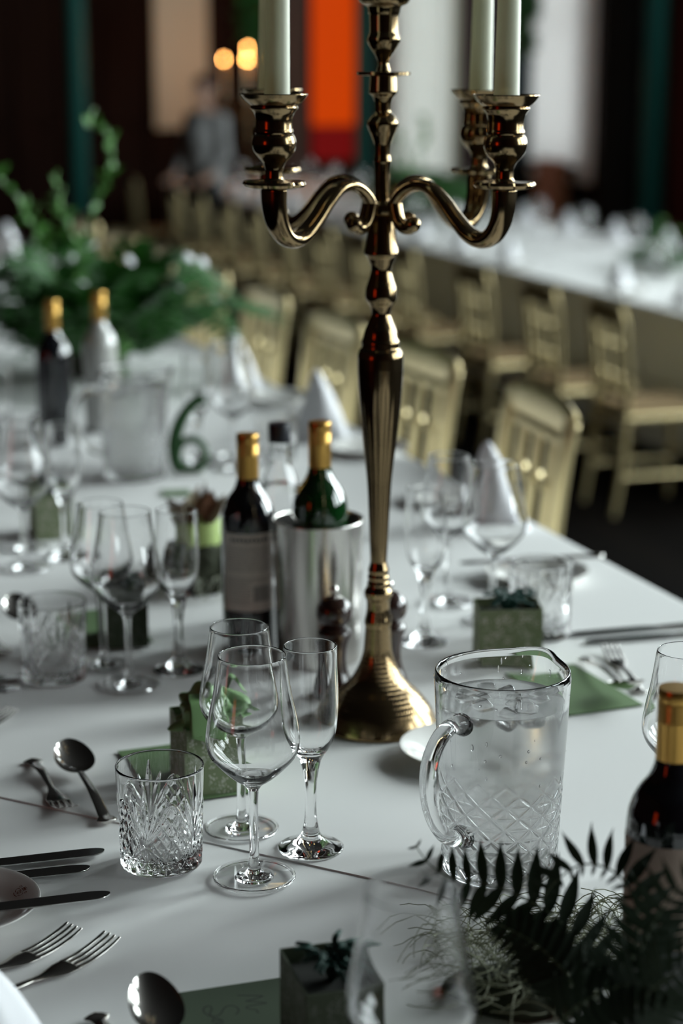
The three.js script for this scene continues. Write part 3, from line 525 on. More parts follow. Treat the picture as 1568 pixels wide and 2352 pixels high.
function makeCandelabra() {
  const g = thing('candelabra'), cut = (a, b) => PROFILE.filter((p) => p[1] >= a && p[1] <= b);
  const basePts = [[0, 0], [73, 0], [74.6, 1.2], [74.2, 4], ...spline2([[72.5, 8], [69, 15], [64.4, 22.6], [50.5, 39.4], [34, 55], [24.5, 71], [18.2, 89.5], [16.4, 106], [15.4, 122.5]], 60)];
  mesh('base', lathe(basePts, 96), M.hammered, g);
  const lower = cut(122, 204.4), flutes = PROFILE.filter((p) => p[1] >= 204 && p[1] <= 440), upper = cut(439, 905);
  const whole = turnedProfile(upper, 7);
  mesh('lower_stem', creased(lathe(turnedProfile(lower, 8), 80), 1.0), M.brass, g);
  const fl = turnedProfile(flutes, 8).map(([r, y]) => [r / 1000, y / 1000, Math.min(1, Math.max(0, (y - 208) / 20)) * Math.min(1, Math.max(0, (434 - y) / 60))]);
  mesh('fluted_stem', turned(fl, 160, (t, y) => 0.0011 * (Math.pow(Math.abs(Math.cos(t * 8)), 0.7) - 1) * (0.4 + y * 2)), M.brass, g);
  mesh('upper_stem', creased(lathe(whole.filter((p) => p[1] <= 628), 80), 1.0), M.brass, g);
  mesh('top_stem', creased(lathe(whole.filter((p) => p[1] >= 622), 80), 1.0), M.brass, g);
  mesh('collar', creased(lathe([[8, 617], [14, 617], [18.6, 620], [19.4, 625], [19, 630], [16, 634], [8.5, 636]], 64), 0.5), M.brass, g);
  const cupPts = [[0, 664], ...turnedProfile([[12, 664], [9.8, 668], [9.6, 675], [12, 683], [18, 690], [22.6, 697], [24, 704.5], [22.4, 712], [20.4, 714.5]], 6), [20.9, 716], [20.9, 718], ...turnedProfile([[20.2, 719], [19.9, 727], [21.3, 735], [24.5, 740]], 6), [26, 741.5], [26, 743], ...spline2([[25, 744], [29, 747], [33, 751], [36.6, 756]], 14), [36.2, 757], [30, 751.5], [24, 748], [19, 747], [19, 740], [0, 740]];
  const cup = (parent, dy = 0) => mesh('candle_cup', creased(lathe(cupPts.map(([r, y]) => [r, y + dy]), 64), 0.8), M.brass, parent);
  const pan = () => { const q = lathe([[0, 655.5], [12, 655.5], [22, 656], [29.5, 658], [31.5, 661], [30.5, 664], [22, 663.4], [12, 664.8], [0, 665]], 96), p = q.attributes.position; for (let i = 0; i < p.count; i++) { const x = p.getX(i), z = p.getZ(i), r = Math.hypot(x, z), k = 1 + 0.10 * Math.pow(r / 0.03, 3) * Math.pow(Math.abs(Math.cos(Math.atan2(z, x) * 3)), 0.5); p.setX(i, x * k); p.setZ(i, z * k); } q.computeVertexNormals(); return creased(q, 0.5); };
  const R = 0.177;
  for (let k = 0; k < 4; k++) {
    const arm = new THREE.Group(); arm.name = 'arm'; g.add(arm); arm.rotation.y = (-42.5 - 90 * k) * Math.PI / 180;
    const path = smooth([[0.017, 0.627], [0.026, 0.640], [0.040, 0.650], [0.057, 0.6545], [0.074, 0.651], [0.092, 0.638], [0.112, 0.618], [0.131, 0.603], [0.146, 0.5985], [0.160, 0.603], [0.171, 0.616], [0.1765, 0.633], [0.1775, 0.658]], 70);
    const bend = sweep(path, (u) => { const r = 0.0074 + 0.0066 * Math.pow(u, 1.5); return [r * 1.2, r * 0.84]; }, { seg: 18, side: SIDE });
    const tail = sweep(smooth([[0.020, 0.634], [0.0225, 0.622], [0.027, 0.611], [0.034, 0.6055], [0.042, 0.605], [0.047, 0.609]], 26), (u) => [0.0092 - 0.001 * u, 0.0074], { seg: 14, side: SIDE });
    mesh('branch', [bend, tail, new THREE.SphereGeometry(0.0095, 16, 12).translate(0.047, 0.6095, 0)], M.brass, arm);
    const p = mesh('drip_pan', pan(), M.brass, arm); p.position.set(R, 0, 0);
    const c = cup(arm); c.position.set(R, 0, 0);
  }
  const top = cup(g, 196); top.name = 'top_cup';
  return g;
}
const candelabra = makeCandelabra();
function makeCandle(h, r0, r1) { const g = thing('taper_candle'); mesh('wax', lathe([[0, 0], [r0 * 0.96, 0], [r0, 1], ...[1, 2, 3, 4, 5, 6, 7].map((k) => [r0 + (r1 - r0) * k / 7, h * k / 7]), [r1 * 0.8, h + 3], [0, h + 5]], 40), M.wax, g); mesh('wick', new THREE.CylinderGeometry(0.0008, 0.0008, 0.014, 8).translate(0, (h + 9) / 1000, 0), M.blackCap, g); return g; }
const candle = makeCandle(290, 14, 10), lowCandle = makeCandle(330, 14, 10);
M.flame = std(L3(0.3, 0.1, 0.02), 0.6, 0, { emissive: L3(1, 0.45, 0.12), emissiveIntensity: 90 });
function flame(p, label) {
  const f = mesh('candle_flame', lathe([[0, 0], [3, 3], [6, 10], [6.6, 16], [4.5, 27], [1.4, 40], [0, 46]], 20), M.flame); f.position.copy(p); tag(f, label, 'flame', 'flames of the far lit candles');
  const l = new THREE.PointLight(0xff9a40, 0.25); l.position.set(p.x, p.y + 0.018, p.z); l.castShadow = true; scene.add(l);
}
function standCandelabra(n, s, y, turn, lean, labels, lit) {
  const o = put(candelabra, W(n, s, y), turn, labels.body, 'candelabra'); o.rotateZ(lean); if (lit) o.scale.set(1.18, 1, 1.18); o.updateMatrixWorld(true);
  for (let k = 0; k < 4; k++) {
    const a = (-42.5 - 90 * k) * Math.PI / 180, p = o.localToWorld(V(0.177 * Math.cos(a), 0.7425, -0.177 * Math.sin(a)));
    p.x += labels.shift?.[k] ?? 0; const c = put(lit ? lowCandle : candle, p, 0, labels.candles[k] ?? labels.candles[0], 'candle', lit ? 'lit candles of the far candelabra' : undefined); c.rotateZ(lean + (labels.tilt?.[k] ?? 0));
    if (lit) flame(c.localToWorld(V(0, 0.337, 0)), 'small glowing flame of a lit candle far behind the tables');
  }
  if (lit) { const c = put(lowCandle, o.localToWorld(V(0, 0.9365, 0)), 0, 'highest lit candle in the middle of the far candelabra', 'candle'); c.scale.y = 0.72; c.updateMatrixWorld(true); flame(c.localToWorld(V(0, 0.337, 0)), 'small glowing flame of a lit candle far behind the tables'); }
}
standCandelabra(0.792, 2.136, TOP, 0, -0.005, {
  body: 'tall antique brass candelabra with curved arms and fluted stem', tilt: [-0.004, -0.012, -0.004, -0.008], shift: [0, 0.003, -0.003, 0],
  candles: ['ivory taper candle in the front right candelabra cup', 'ivory taper candle in the front left candelabra cup', 'ivory taper candle half hidden behind the front left candle', 'ivory taper candle in the back right candelabra cup'] }, false);
standCandelabra(5.09, 17.1, 0.352, 0.742, 0, { body: 'distant blurred candelabra with lit candles on the far table', candles: ['lit candle on the blurred candelabra far behind'] }, true);

// ---------------------------------------------------------------- bottles, cooler, mills
function makeWineBottle(glass, name = 'wine_bottle') {
  const g = thing(name);
  mesh('bottle_body', lathe([[0, 2], [20, 1], [33, 0], [36.2, 3], [37, 8], [37, 175], ...spline2([[36.8, 182], [35, 196], [29, 211], [20, 224], [15.6, 236], [14.4, 250]], 30), [14.2, 296], [0, 296]], 64), glass, g);
  const cap = [[0, 232]]; for (let k = 0; k <= 1; k++) cap.push([15, 232 + k * 40]); for (let k = 0; k < 5; k++) cap.push([15.2, 273 + k * 3.4], [14.7, 274.7 + k * 3.4]); cap.push([15.2, 291], [15.2, 299], [14.6, 300.4], [0, 300.6]);
  mesh('screw_cap', creased(lathe(cap, 56), 0.5), M.goldCap, g); return g;
}
const labelMap = canvasTexture(420, 720, (c, w, h) => {
  c.fillStyle = '#e2d6cd'; c.fillRect(0, 0, w, h); c.fillStyle = '#4a4144'; c.font = 'bold 56px serif'; c.textAlign = 'center'; for (let x = 70; x < 350; x += 31) c.fillRect(x, 38 + (x % 3) * 3, 22, 34);
  c.font = '19px serif'; c.textAlign = 'left';
  for (let k = 0; k < 23; k++) { if (k === 10 || k === 11) continue; const y = 120 + k * 24; c.fillStyle = '#6d625f'; let x = 26; while (x < (k > 13 ? 200 : 380)) { const l = rr(12, 44); c.fillRect(x, y, l, 6); x += l + 8; } }
  c.fillStyle = '#f0e8e0'; c.fillRect(236, 470, 150, 170); for (let x = 244; x < 380; x += 6) { c.fillStyle = '#151515'; c.fillRect(x, 480, [2, 4, 3][(x / 6 | 0) % 3], 150); }
});
function labelPatch(r, y0, y1, a0, a1, map) { const g = new THREE.CylinderGeometry(r, r, y1 - y0, 36, 1, true, a0, a1 - a0); g.translate(0, (y0 + y1) / 2, 0); return g; }
const redBottle = makeWineBottle(M.redGlass), greenBottle = makeWineBottle(M.greenGlass), plainRed = makeWineBottle(M.redGlass), paleBottle = makeWineBottle(M.paleGlass);
{ const m = std(L3(1, 1, 1), 0.7, 0, { map: labelMap, side: THREE.DoubleSide }); mesh('label', labelPatch(0.0373, 0.062, 0.170, -1.0, 1.1, labelMap), m, redBottle).userData.label = 'cream printed back label with a barcode'; }
put(redBottle, W(0.733, 2.483, TOP), 0, 'dark red wine bottle with cream back label beside the steel cooler', 'wine bottle');
put(greenBottle, W(0.806, 2.395, TOP + 0.028), 0.4, 'green wine bottle with gold cap standing in the steel cooler', 'wine bottle');
{ const m = makeWineBottle(M.redGlass); mesh('label', labelPatch(0.0373, 0.085, 0.175, -1.9, 0.75), std(L3(0.36, 0.27, 0.22), 0.7, 0, { side: THREE.DoubleSide }), m); put(m, W(0.756, 1.34, TOP), 0, 'large dark wine bottle with gold cap cut by the right edge', 'wine bottle'); }
put(plainRed, W(0.761, 3.985, TOP), 0, 'blurred dark wine bottle with gold cap in front of the far ferns', 'wine bottle');
put(paleBottle, W(0.882, 4.092, TOP), 0, 'blurred pale glass bottle with gold cap in front of the far ferns', 'wine bottle');
{
  const w = thing('water_bottle'), out = [[0, 1], [24, 0], [31, 2], [32.5, 8], [32.5, 150], ...spline2([[32.3, 160], [30, 185], [23, 212], [17, 228], [14.5, 242]], 24), [14.2, 270]];
  mesh('bottle_body', lathe([...out, [12.6, 270], [12.8, 240], [15.4, 226], [21.3, 211], [28.3, 184], [30.6, 158], [30.8, 10], [26, 5], [0, 5]], 56), M.glass, w);
  mesh('water', lathe([[0, 5.2], [26, 5.2], [30.9, 10], [30.9, 158], [28.5, 184], [25, 200], [0, 200]], 48), M.clearWater = new THREE.MeshPhysicalMaterial({ color: 0xffffff, roughness: 0.02, transmission: 1, thickness: 0.05, ior: 1.33 }), w);
  mesh('bottle_cap', creased(lathe([[0, 262], [16, 262], [16.4, 264], [16.4, 286], [15.6, 289], [0, 290]], 40), 0.5), M.blackCap, w);
  put(w, W(0.815, 2.6, TOP), 0, 'clear glass water bottle with black cap behind the wine bottles', 'bottle');
  const c = thing('wine_cooler');
  mesh('outer_wall', lathe([[0, 0], [54, 0], [56, 1.5], [56.5, 6], [60.5, 190], [61.4, 193], [60.8, 195], [59, 195], [57.6, 192], [53.5, 20], [50, 14], [0, 14]], 96), M.steel, c);
  put(c, W(0.808, 2.408, TOP), 0, 'polished steel wine cooler holding the green bottle behind the candelabra', 'wine cooler');
  const m = thing('pepper_mill');
  mesh('mill_body', lathe(spline2([[0, 0], [26, 0], [29, 2], [29, 12], [26, 22], [20, 38], [17.5, 55], [19, 76], [24, 92], [25, 98], [22, 103], [16, 106], [0, 106]], 70), 48), M.millWood, m);
  mesh('mill_head', lathe(spline2([[0, 106], [15, 106], [18, 109], [24, 116], [26.5, 127], [24, 139], [16, 148], [8, 151], [0, 151]], 60), 48), M.millWood, m);
  mesh('mill_knob', lathe(spline2([[0, 150], [3, 150], [3.5, 153], [6, 157], [6.4, 162], [4, 167], [0, 168]], 30), 24), M.steel, m);
  put(m, W(0.776, 2.25, TOP), 0, 'dark wooden pepper mill with steel knob seen through the flute', 'mill').scale.setScalar(0.87);
  put(m, W(0.850, 2.25, TOP), 0.7, 'dark wooden mill mostly hidden behind the candelabra stem', 'mill').scale.setScalar(0.87);
}

// ---------------------------------------------------------------- the glass, cutlery and gifts of each place
const place = (proto, n, s, label, cat, group, turn = 0) => put(proto, W(n, s, TOP + 0.0005), turn, label, cat, group);
place(redWine, 0.517, 1.744, 'front clear wine glass, largest of the three stemmed glasses together', 'wine glass');
place(whiteWine, 0.540, 1.867, 'clear wine glass standing just behind the large front wine glass', 'wine glass');
place(flute, 0.593, 1.794, 'clear champagne flute right of the two sharp wine glasses', 'champagne flute');
place(tumbler, 0.438, 1.807, 'sharp cut crystal tumbler in front of the green favour card', 'tumbler', undefined, 1.15);
put(jug, W(0.756, 1.684, TOP), 0, 'cut glass jug of cloudy iced water with a thick glass handle', 'jug');
place(redWine, 0.466, 1.185, 'very blurred wine glass close to the camera at the bottom edge', 'wine glass');
place(whiteWine, 0.936, 1.640, 'wine glass cut by the right edge behind the near gold cap', 'wine glass');
place(redWine, 0.538, 2.376, 'soft wine glass between the left tumbler and the flute behind it', 'wine glass');
place(whiteWine, 0.526, 2.467, 'wine glass half hidden behind the soft left wine glass', 'wine glass');
place(flute, 0.616, 2.417, 'soft champagne flute left of the dark red wine bottle', 'champagne flute');
place(tumbler, 0.452, 2.434, 'blurred cut crystal tumbler at the left edge beside the dark favour box', 'tumbler', undefined, 0.4);
place(flute, 0.970, 2.427, 'blurred champagne flute just right of the candelabra stem', 'champagne flute');
place(redWine, 1.10, 2.49, 'blurred large wine glass in front of the standing white napkin', 'wine glass');
place(whiteWine, 1.075, 2.60, 'blurred wine glass behind, between the right flute and the large wine glass', 'wine glass');
place(tumblerMid, 1.135, 2.403, 'blurred cut tumbler behind the favour box with the dark green ribbon', 'tumbler');

lay(knife, 0.235, 0.389, 1.851, -4, 0, 'uppermost of the three dark knives at the lower left', 'knife');
lay(knife, 0.235, 0.366, 1.814, -5, 0, 'middle knife of the three, just above the crested plate', 'knife');
lay(knife, 0.235, 0.363, 1.707, -4, 0.0178, 'knife lying across the crested side plate', 'knife');
put(plate, W(0.222, 1.752, TOP), A + 0.12, 'white side plate with brown crest under the knife at left', 'plate');
lay(fork, 0.205, 0.320, 1.668, 29, 0, 'upper of the two forks at the lower left', 'fork');
lay(fork, 0.205, 0.349, 1.638, 31, 0, 'lower and nearer of the two forks at the lower left', 'fork');
lay(spoon, 0.20, 0.406, 2.125, 91, 0.001, 'dessert spoon left of the sharp tumbler, its bowl resting high', 'spoon', undefined, 0.03);
lay(dessertFork, 0.182, 0.374, 1.958, -88, 0, 'dessert fork pointing to the viewer beside the left spoon', 'fork');
lay(spoon, 0.20, 0.344, 1.490, 90, 0.002, 'large spoon bowl at the bottom edge beside the written card', 'spoon', undefined, 0.12);
lay(dessertFork, 0.182, 0.318, 1.33, -86, 0, 'dark fork handle under the spoon at the bottom edge', 'fork');
lay(fork, 0.205, 0.374, 2.300, 31, 0, 'fork tines at the left edge above the spoon and fork', 'fork');
lay(knife, 0.235, 0.418, 2.450, -4, 0, 'blurred dark knife behind at the left edge beside the tumbler', 'knife');
lay(knife, 0.235, 0.403, 2.404, -5, 0, 'blurred knife, nearer of two beside the left edge tumbler', 'knife');
lay(spoon, 0.20, 0.447, 2.70, 90, 0.006, 'blurred brown reflecting spoon at the left edge behind the tumbler', 'spoon', undefined, 0.10);
lay(dessertFork, 0.182, 0.410, 2.53, -88, 0, 'blurred dessert fork at the left edge next to the brown spoon', 'fork');
lay(knife, 0.235, 1.171, 2.384, 176, 0, 'farther of the two blurred knives at the right edge', 'knife');
lay(knife, 0.235, 1.176, 2.345, 175, 0, 'nearer of the two blurred knives at the right edge', 'knife');
lay(dessertFork, 0.182, 1.191, 2.300, 76, 0, 'dessert fork with raised tines right of the jug', 'fork');
lay(spoon, 0.20, 1.112, 2.07, -97, 0.004, 'spoon with dark bowl beside the card right of the jug', 'spoon', undefined, 0.05);
put(plate, W(1.255, 2.675, TOP), A + 2, 'blurred side plate at the table edge on the right', 'plate');
lay(knife, 0.235, 1.15, 2.735, 172, 0.0175, 'blurred knife resting across the right side plate', 'knife');
put(plate, W(0.850, 1.984, TOP), A - 1, 'white side plate half hidden behind the water jug', 'plate');

place(card, 0.523, 2.048, 'green menu card lying under the favour box with light green ribbon', 'card', undefined, A + 0.03);
place(favour, 0.541, 2.010, 'favour box with light green silk bow behind the front wine glasses', 'gift box', undefined, 0.30).position.y += 0.0024;
{ const c = makeCard(std(L3(1, 1, 1), 0.75)); c.children[0].material.map = script; place(c, 0.420, 1.436, 'dark green card with handwriting at the bottom edge', 'card', undefined, A - 0.02); }
place(favourShaded, 0.474, 1.385, 'shaded favour box with black-green ribbon at the bottom edge', 'gift box', undefined, 0.28).position.y += 0.0024;
place(card, 0.56, 2.64, 'blurred card beneath the dark favour box behind the left glasses', 'card', undefined, A);
place(favourShaded, 0.575, 2.57, 'dark favour box behind the soft left wine glasses', 'gift box', undefined, 0.2).position.y += 0.0024;
place(card, 1.072, 2.17, 'green card with dark edge right of the jug rim', 'card', undefined, A + 0.05);
place(favourGrey, 1.045, 2.315, 'grey patterned favour box with dark green ribbon behind the jug', 'gift box', undefined, Math.PI / 2 + 0.05).position.y += 0.0026;
place(favourGrey, 0.600, 3.215, 'blurred green favour box far left behind the iced water glasses', 'gift box', undefined, 0.3);
place(card, 0.878, 3.443, 'small dark green card lying flat in front of the green numeral', 'card', undefined, A + 1.4).scale.set(0.5, 1, 0.3);
put(jug, W(0.840, 3.61, TOP), -0.75, 'blurred jug of iced water left of the green numeral six', 'jug');
put(napkin, W(1.335, 3.03, TOP), A + Math.PI, 'white napkin folded to a point standing before the nearest gold chair', 'napkin');
put(napkin, W(0.174, 1.428, TOP), A + 0.9, 'white folded napkin whose edge shows at the bottom left corner', 'napkin').scale.set(1.62, 0.74, 1.62);
// the places further down the table, alike and blurred
for (let k = 0; k < 8; k++) {
  const l = 3.004 + 0.63 * k, r = 3.11 + 0.63 * k, G = (t) => 'distant ' + t + ' along the white table';
  const D1 = 'blurred wine glass among the distant places down the table', D2 = 'blurred champagne flute among the distant places down the table', D3 = 'blurred tumbler among the distant places down the table', D4 = 'blurred standing napkin among the distant places down the table', D5 = 'blurred white plate among the distant places down the table';
  for (const [side, s] of [[0, l], [1, r]]) {
    if (k === 3) continue;                                           // the fern stands here
    const q = (dn, ds) => side ? [2 * MID - 0.517 - dn, s - ds] : [0.517 + dn, s + ds];
    if (side && k === 0) { put(plate, W(...q(-0.27, -0.10), TOP), A, 'blurred white plate behind the pointed napkin by the gold chair', 'plate'); continue; }
    if (!(side && k === 2)) { const near = k < 3; place(near ? redWine : farRed, ...q(0, 0), D1, 'wine glass', G('wine glasses')); place(near ? whiteWine : farWhite, ...q(0.023, 0.123), D1, 'wine glass', G('wine glasses'));
    place(near ? flute : farFlute, ...q(0.076, 0.05), D2, 'champagne flute', G('flutes')); place(near ? tumblerMid : tumblerFar, ...q(-0.079, 0.063), D3, 'tumbler', G('tumblers')); }
    if (k > 0) put(napkin, W(...q(-0.24, -0.12), TOP), A + (side ? Math.PI : 0), D4, 'napkin', G('napkins'));
    put(plate, W(...q(-0.28, 0.06), TOP), A, D5, 'plate', G('plates'));
  }
}
// the table on the lower floor is laid the same way
for (let k = 0; k < 14; k++) for (const side of [0, 1]) {
  if (k === 3 || k === 8) continue;                                  // greenery stands here
  const s = 7.6 + 0.69 * k + side * 0.2, n = side ? 5.55 : 4.87, d = side ? -1 : 1, at = (dn, ds) => W(n + d * dn, s + d * ds, 0.351), G = (t) => t + ' on the far table beyond the second chair row';
  put(farRed, at(0, 0), 0, 'blurred wine glass on the far table at the right', 'wine glass', G('wine glasses'));
  put(farWhite, at(0.03, 0.13), 0, 'blurred wine glass on the far table at the right', 'wine glass', G('wine glasses'));
  put(farFlute, at(0.08, 0.05), 0, 'blurred champagne flute on the far table at the right', 'champagne flute', G('flutes'));
  put(tumblerFar, at(-0.08, 0.06), 0, 'blurred tumbler on the far table at the right', 'tumbler', G('tumblers'));
  put(napkin, at(-0.22, 0.02), A + side * Math.PI, 'blurred white napkin on the far table at the right', 'napkin', G('napkins'));
  put(plate, at(-0.24, -0.16), A, 'blurred white plate on the far table at the right', 'plate', G('plates'));
}
// ---------------------------------------------------------------- table number, greens
{
  const g = thing('table_number'), pts = smooth([[0.030, 0.150, 0], [0.012, 0.143, 0], [-0.010, 0.118, 0], [-0.026, 0.082, 0], [-0.030, 0.046, 0], [-0.022, 0.016, 0], [0, 0.007, 0], [0.021, 0.016, 0], [0.029, 0.040, 0], [0.021, 0.062, 0], [0.001, 0.070, 0], [-0.017, 0.060, 0], [-0.024, 0.042, 0]], 70);
  mesh('numeral', sweep(pts, (u) => [0.006, 0.0075 + 0.0055 * Math.sin(Math.PI * Math.min(1, u * 1.6)) + (u < 0.12 ? 0.004 * (1 - u / 0.12) : 0)], { seg: 12, side: V(0, 0, 1) }), std(L3(0.010, 0.065, 0.010), 0.6), g);
  mesh('foot', box(0.06, 0.004, 0.035, 0, 0.002, 0), M.whitePaint, g);
  put(g, W(0.947, 3.60, TOP), 0.05, 'green numeral 6 standing on the white table', 'table number');
}
function leafGeo(L, w, curl = 0.2, ny = 5) {
  const pos = [], idx = [];
  for (let j = 0; j <= ny; j++) for (let i = 0; i <= 2; i++) { const v = j / ny, x = w * (0.25 + Math.sin(Math.PI * Math.pow(Math.min(1, v * 0.92 + 0.06), 0.8))) * (1 - Math.pow(v, 4)) * (i - 1) / 1.2; pos.push(x, v * L, -curl * L * v * v + Math.abs(i - 1) * w * 0.25); }
  for (let j = 0; j < ny; j++) for (let i = 0; i < 2; i++) { const a = j * 3 + i; idx.push(a, a + 1, a + 4, a, a + 4, a + 3); }
  const g = new THREE.BufferGeometry(); g.setAttribute('position', new THREE.Float32BufferAttribute(pos, 3)); g.setIndex(idx); g.computeVertexNormals(); return g;
}
// where the leaflets of a frond sit: matrices along a curve, left and right, longest in the lower third
function frondMatrices(curve, n, L, up, inner = 1) {
  const out = [];
  for (let i = 1; i <= n; i++) for (const s of [-1, 1]) {
    const u = 0.10 + 0.89 * i / n, p = curve.getPointAt(u), T = curve.getTangentAt(u), B = T.clone().cross(up).normalize(), N = B.clone().cross(T);
    const len = L * Math.pow(Math.sin(Math.PI * Math.min(1, 0.22 + 0.76 * u)), 0.8) * rr(0.88, 1.1) * (s < 0 ? inner : 1) + 0.002, dir = B.multiplyScalar(s).addScaledVector(T, 0.42).addScaledVector(N, rr(-0.1, 0.1)).normalize();
    const X = dir.clone().cross(N).normalize(), Z = X.clone().cross(dir);
    out.push(new THREE.Matrix4().makeBasis(X.multiplyScalar(len), dir.multiplyScalar(len), Z.multiplyScalar(len)).setPosition(p));
  }
  return out;
}
// near fern in front of the jug, each leaflet a piece of its own
const unitLeaf = leafGeo(1, 0.135, 0.28, 6);
{
  const g = thing('fern_arrangement');
  const fronds = [
    [[[0.217, 0.795, -1.470], [0.179, 0.862, -1.475], [0.130, 0.886, -1.490], [0.089, 0.887, -1.510], [0.073, 0.896, -1.515], [0.061, 0.911, -1.520]], 14, 0.044, [0, 0.3, 1]],
    [[[0.213, 0.813, -1.420], [0.228, 0.861, -1.415], [0.231, 0.899, -1.420], [0.219, 0.919, -1.440], [0.194, 0.920, -1.460], [0.170, 0.903, -1.460], [0.156, 0.868, -1.470]], 18, 0.038, [0, 0.25, 1], 0.35],
    [[[0.211, 0.809, -1.410], [0.223, 0.864, -1.385], [0.235, 0.914, -1.365], [0.250, 0.951, -1.345], [0.272, 0.975, -1.330]], 14, 0.040, [0, 0.4, 1]],
    [[[0.199, 0.802, -1.420], [0.179, 0.838, -1.430], [0.156, 0.855, -1.450], [0.119, 0.868, -1.470]], 13, 0.036, [0, 0.5, 1]],
    [[[0.217, 0.812, -1.400], [0.228, 0.861, -1.350], [0.246, 0.902, -1.310], [0.265, 0.927, -1.280]], 12, 0.042, [0, 0.7, 1]],
    [[[0.160, 0.792, -1.410], [0.188, 0.836, -1.390], [0.219, 0.866, -1.360], [0.249, 0.876, -1.320]], 12, 0.040, [0, 0.8, 0.7]],
  ];
  for (const [pts, n, L, up, inner] of fronds) {
    const c = new THREE.CatmullRomCurve3(pts.map((p) => V(...p)));
    const f = mesh('frond', sweep(c.getSpacedPoints(36), (u) => 0.0016 * (1 - 0.7 * u), { seg: 8 }), M.stem, g);
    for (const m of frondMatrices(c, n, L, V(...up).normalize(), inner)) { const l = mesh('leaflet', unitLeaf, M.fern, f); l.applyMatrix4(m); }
  }
  // mossy foot and wiry green threads spreading over the cloth
  const foot = new THREE.SphereGeometry(0.06, 40, 20), p = foot.attributes.position; for (let i = 0; i < p.count; i++) { const k = 1 + 0.25 * (fbm(p.getX(i) * 5 + 1, p.getZ(i) * 5 + 1) - 0.5) * 2; p.setXYZ(i, p.getX(i) * 1.5 * k, Math.max(0, p.getY(i) * 0.65 * k), p.getZ(i) * 0.95 * k); } foot.computeVertexNormals();
  const fm = mesh('moss_base', foot, M.moss, g); fm.position.copy(W(0.662, 1.425, TOP)); fm.scale.setScalar(0.72);
  const th = [];
  for (let k = 0; k < 330; k++) {
    const far = k < 250, cx = far ? W(rr(0.63, 0.83), rr(1.43, 1.56), TOP) : W(rr(0.60, 0.70), rr(1.36, 1.47), TOP + 0.025), a = rr(0, 6.28), pts = []; let dir = a, x = cx.x, z = cx.z; const turn = rr(-5, 5), len = rr(0.04, 0.10), hgt = rr(0.003, 0.022);
    for (let j = 0; j <= 9; j++) { const u = j / 9; pts.push(V(x, cx.y + 0.001 + hgt * Math.sin(Math.PI * u) + 0.002 * rnd(), z)); dir += turn / 9 * rr(0.3, 1.5); x += Math.cos(dir) * len / 9; z += Math.sin(dir) * len / 9; }
    const clear = (n, s, r) => { const c = W(n, s); return pts.every((p) => Math.hypot(p.x - c.x, p.z - c.z) > r); };
    if (!clear(0.756, 1.34, 0.041) || !clear(0.756, 1.684, 0.063)) continue;
    th.push(sweep(pts, (u) => 0.00042 + 0.00012 * Math.sin(u * 3), { seg: 5, cap: false }));
  }
  const t = mesh('threads', th, M.tendril, g); t.userData.kind = 'stuff';
  tag(g, 'dark fern fronds with wiry green threads in front of the jug', 'fern arrangement');
}
// bushy far fern on the table, with tall bright sprays and small white flowers
function bushFern(nf, H, R, mat) {
  const g = thing('fern_bush');
  for (let k = 0; k < nf; k++) {
    const a = k / nf * 6.283 + rr(-0.2, 0.2), e = rr(0.25, 1), h = H * (1.15 - 0.75 * e), r = R * (0.35 + 0.75 * e), bend = rr(0.7, 1.05);
    const c = new THREE.CatmullRomCurve3([V(0, 0.02, 0), V(0.3 * r * Math.cos(a), h * 0.55, 0.3 * r * Math.sin(a)), V(0.68 * r * Math.cos(a), h * 0.95, 0.68 * r * Math.sin(a)), V(r * Math.cos(a + 0.2), h * bend * 0.85, r * Math.sin(a + 0.2))]);
    const parts = [sweep(c.getSpacedPoints(14), (u) => 0.002 * (1 - 0.6 * u), { seg: 5 })];
    for (const m of frondMatrices(c, 15, 0.085, V(0, 1, 0.01))) parts.push(leafSmall.clone().applyMatrix4(m));
    mesh('frond', parts, mat, g);
  }
  mesh('pot', creased(lathe([[0, 0], [60, 0], [70, 10], [75, 60], [70, 64], [62, 40], [0, 40]], 32)), M.moss, g);
  return g;
}
const leafSmall = leafGeo(1, 0.22, 0.2, 3);
function spray(parent, pts, mat) {
  const c = new THREE.CatmullRomCurve3(pts.map((p) => V(...p))), parts = [sweep(c.getSpacedPoints(20), (u) => 0.0026 * (1 - 0.5 * u), { seg: 6 })];
  for (let i = 0; i < 60; i++) { const u = rr(0.18, 1), p = c.getPointAt(u), m = new THREE.Matrix4().makeRotationFromEuler(new THREE.Euler(rr(-1.2, 1.2), rr(0, 6.28), rr(-1.2, 1.2))); const L = rr(0.028, 0.05); m.scale(V(L, L, L)).setPosition(p); parts.push(leafSmall.clone().applyMatrix4(m)); }
  mesh('spray', parts, mat, parent);
}
const bush = bushFern(50, 0.36, 0.50, M.fernBright);
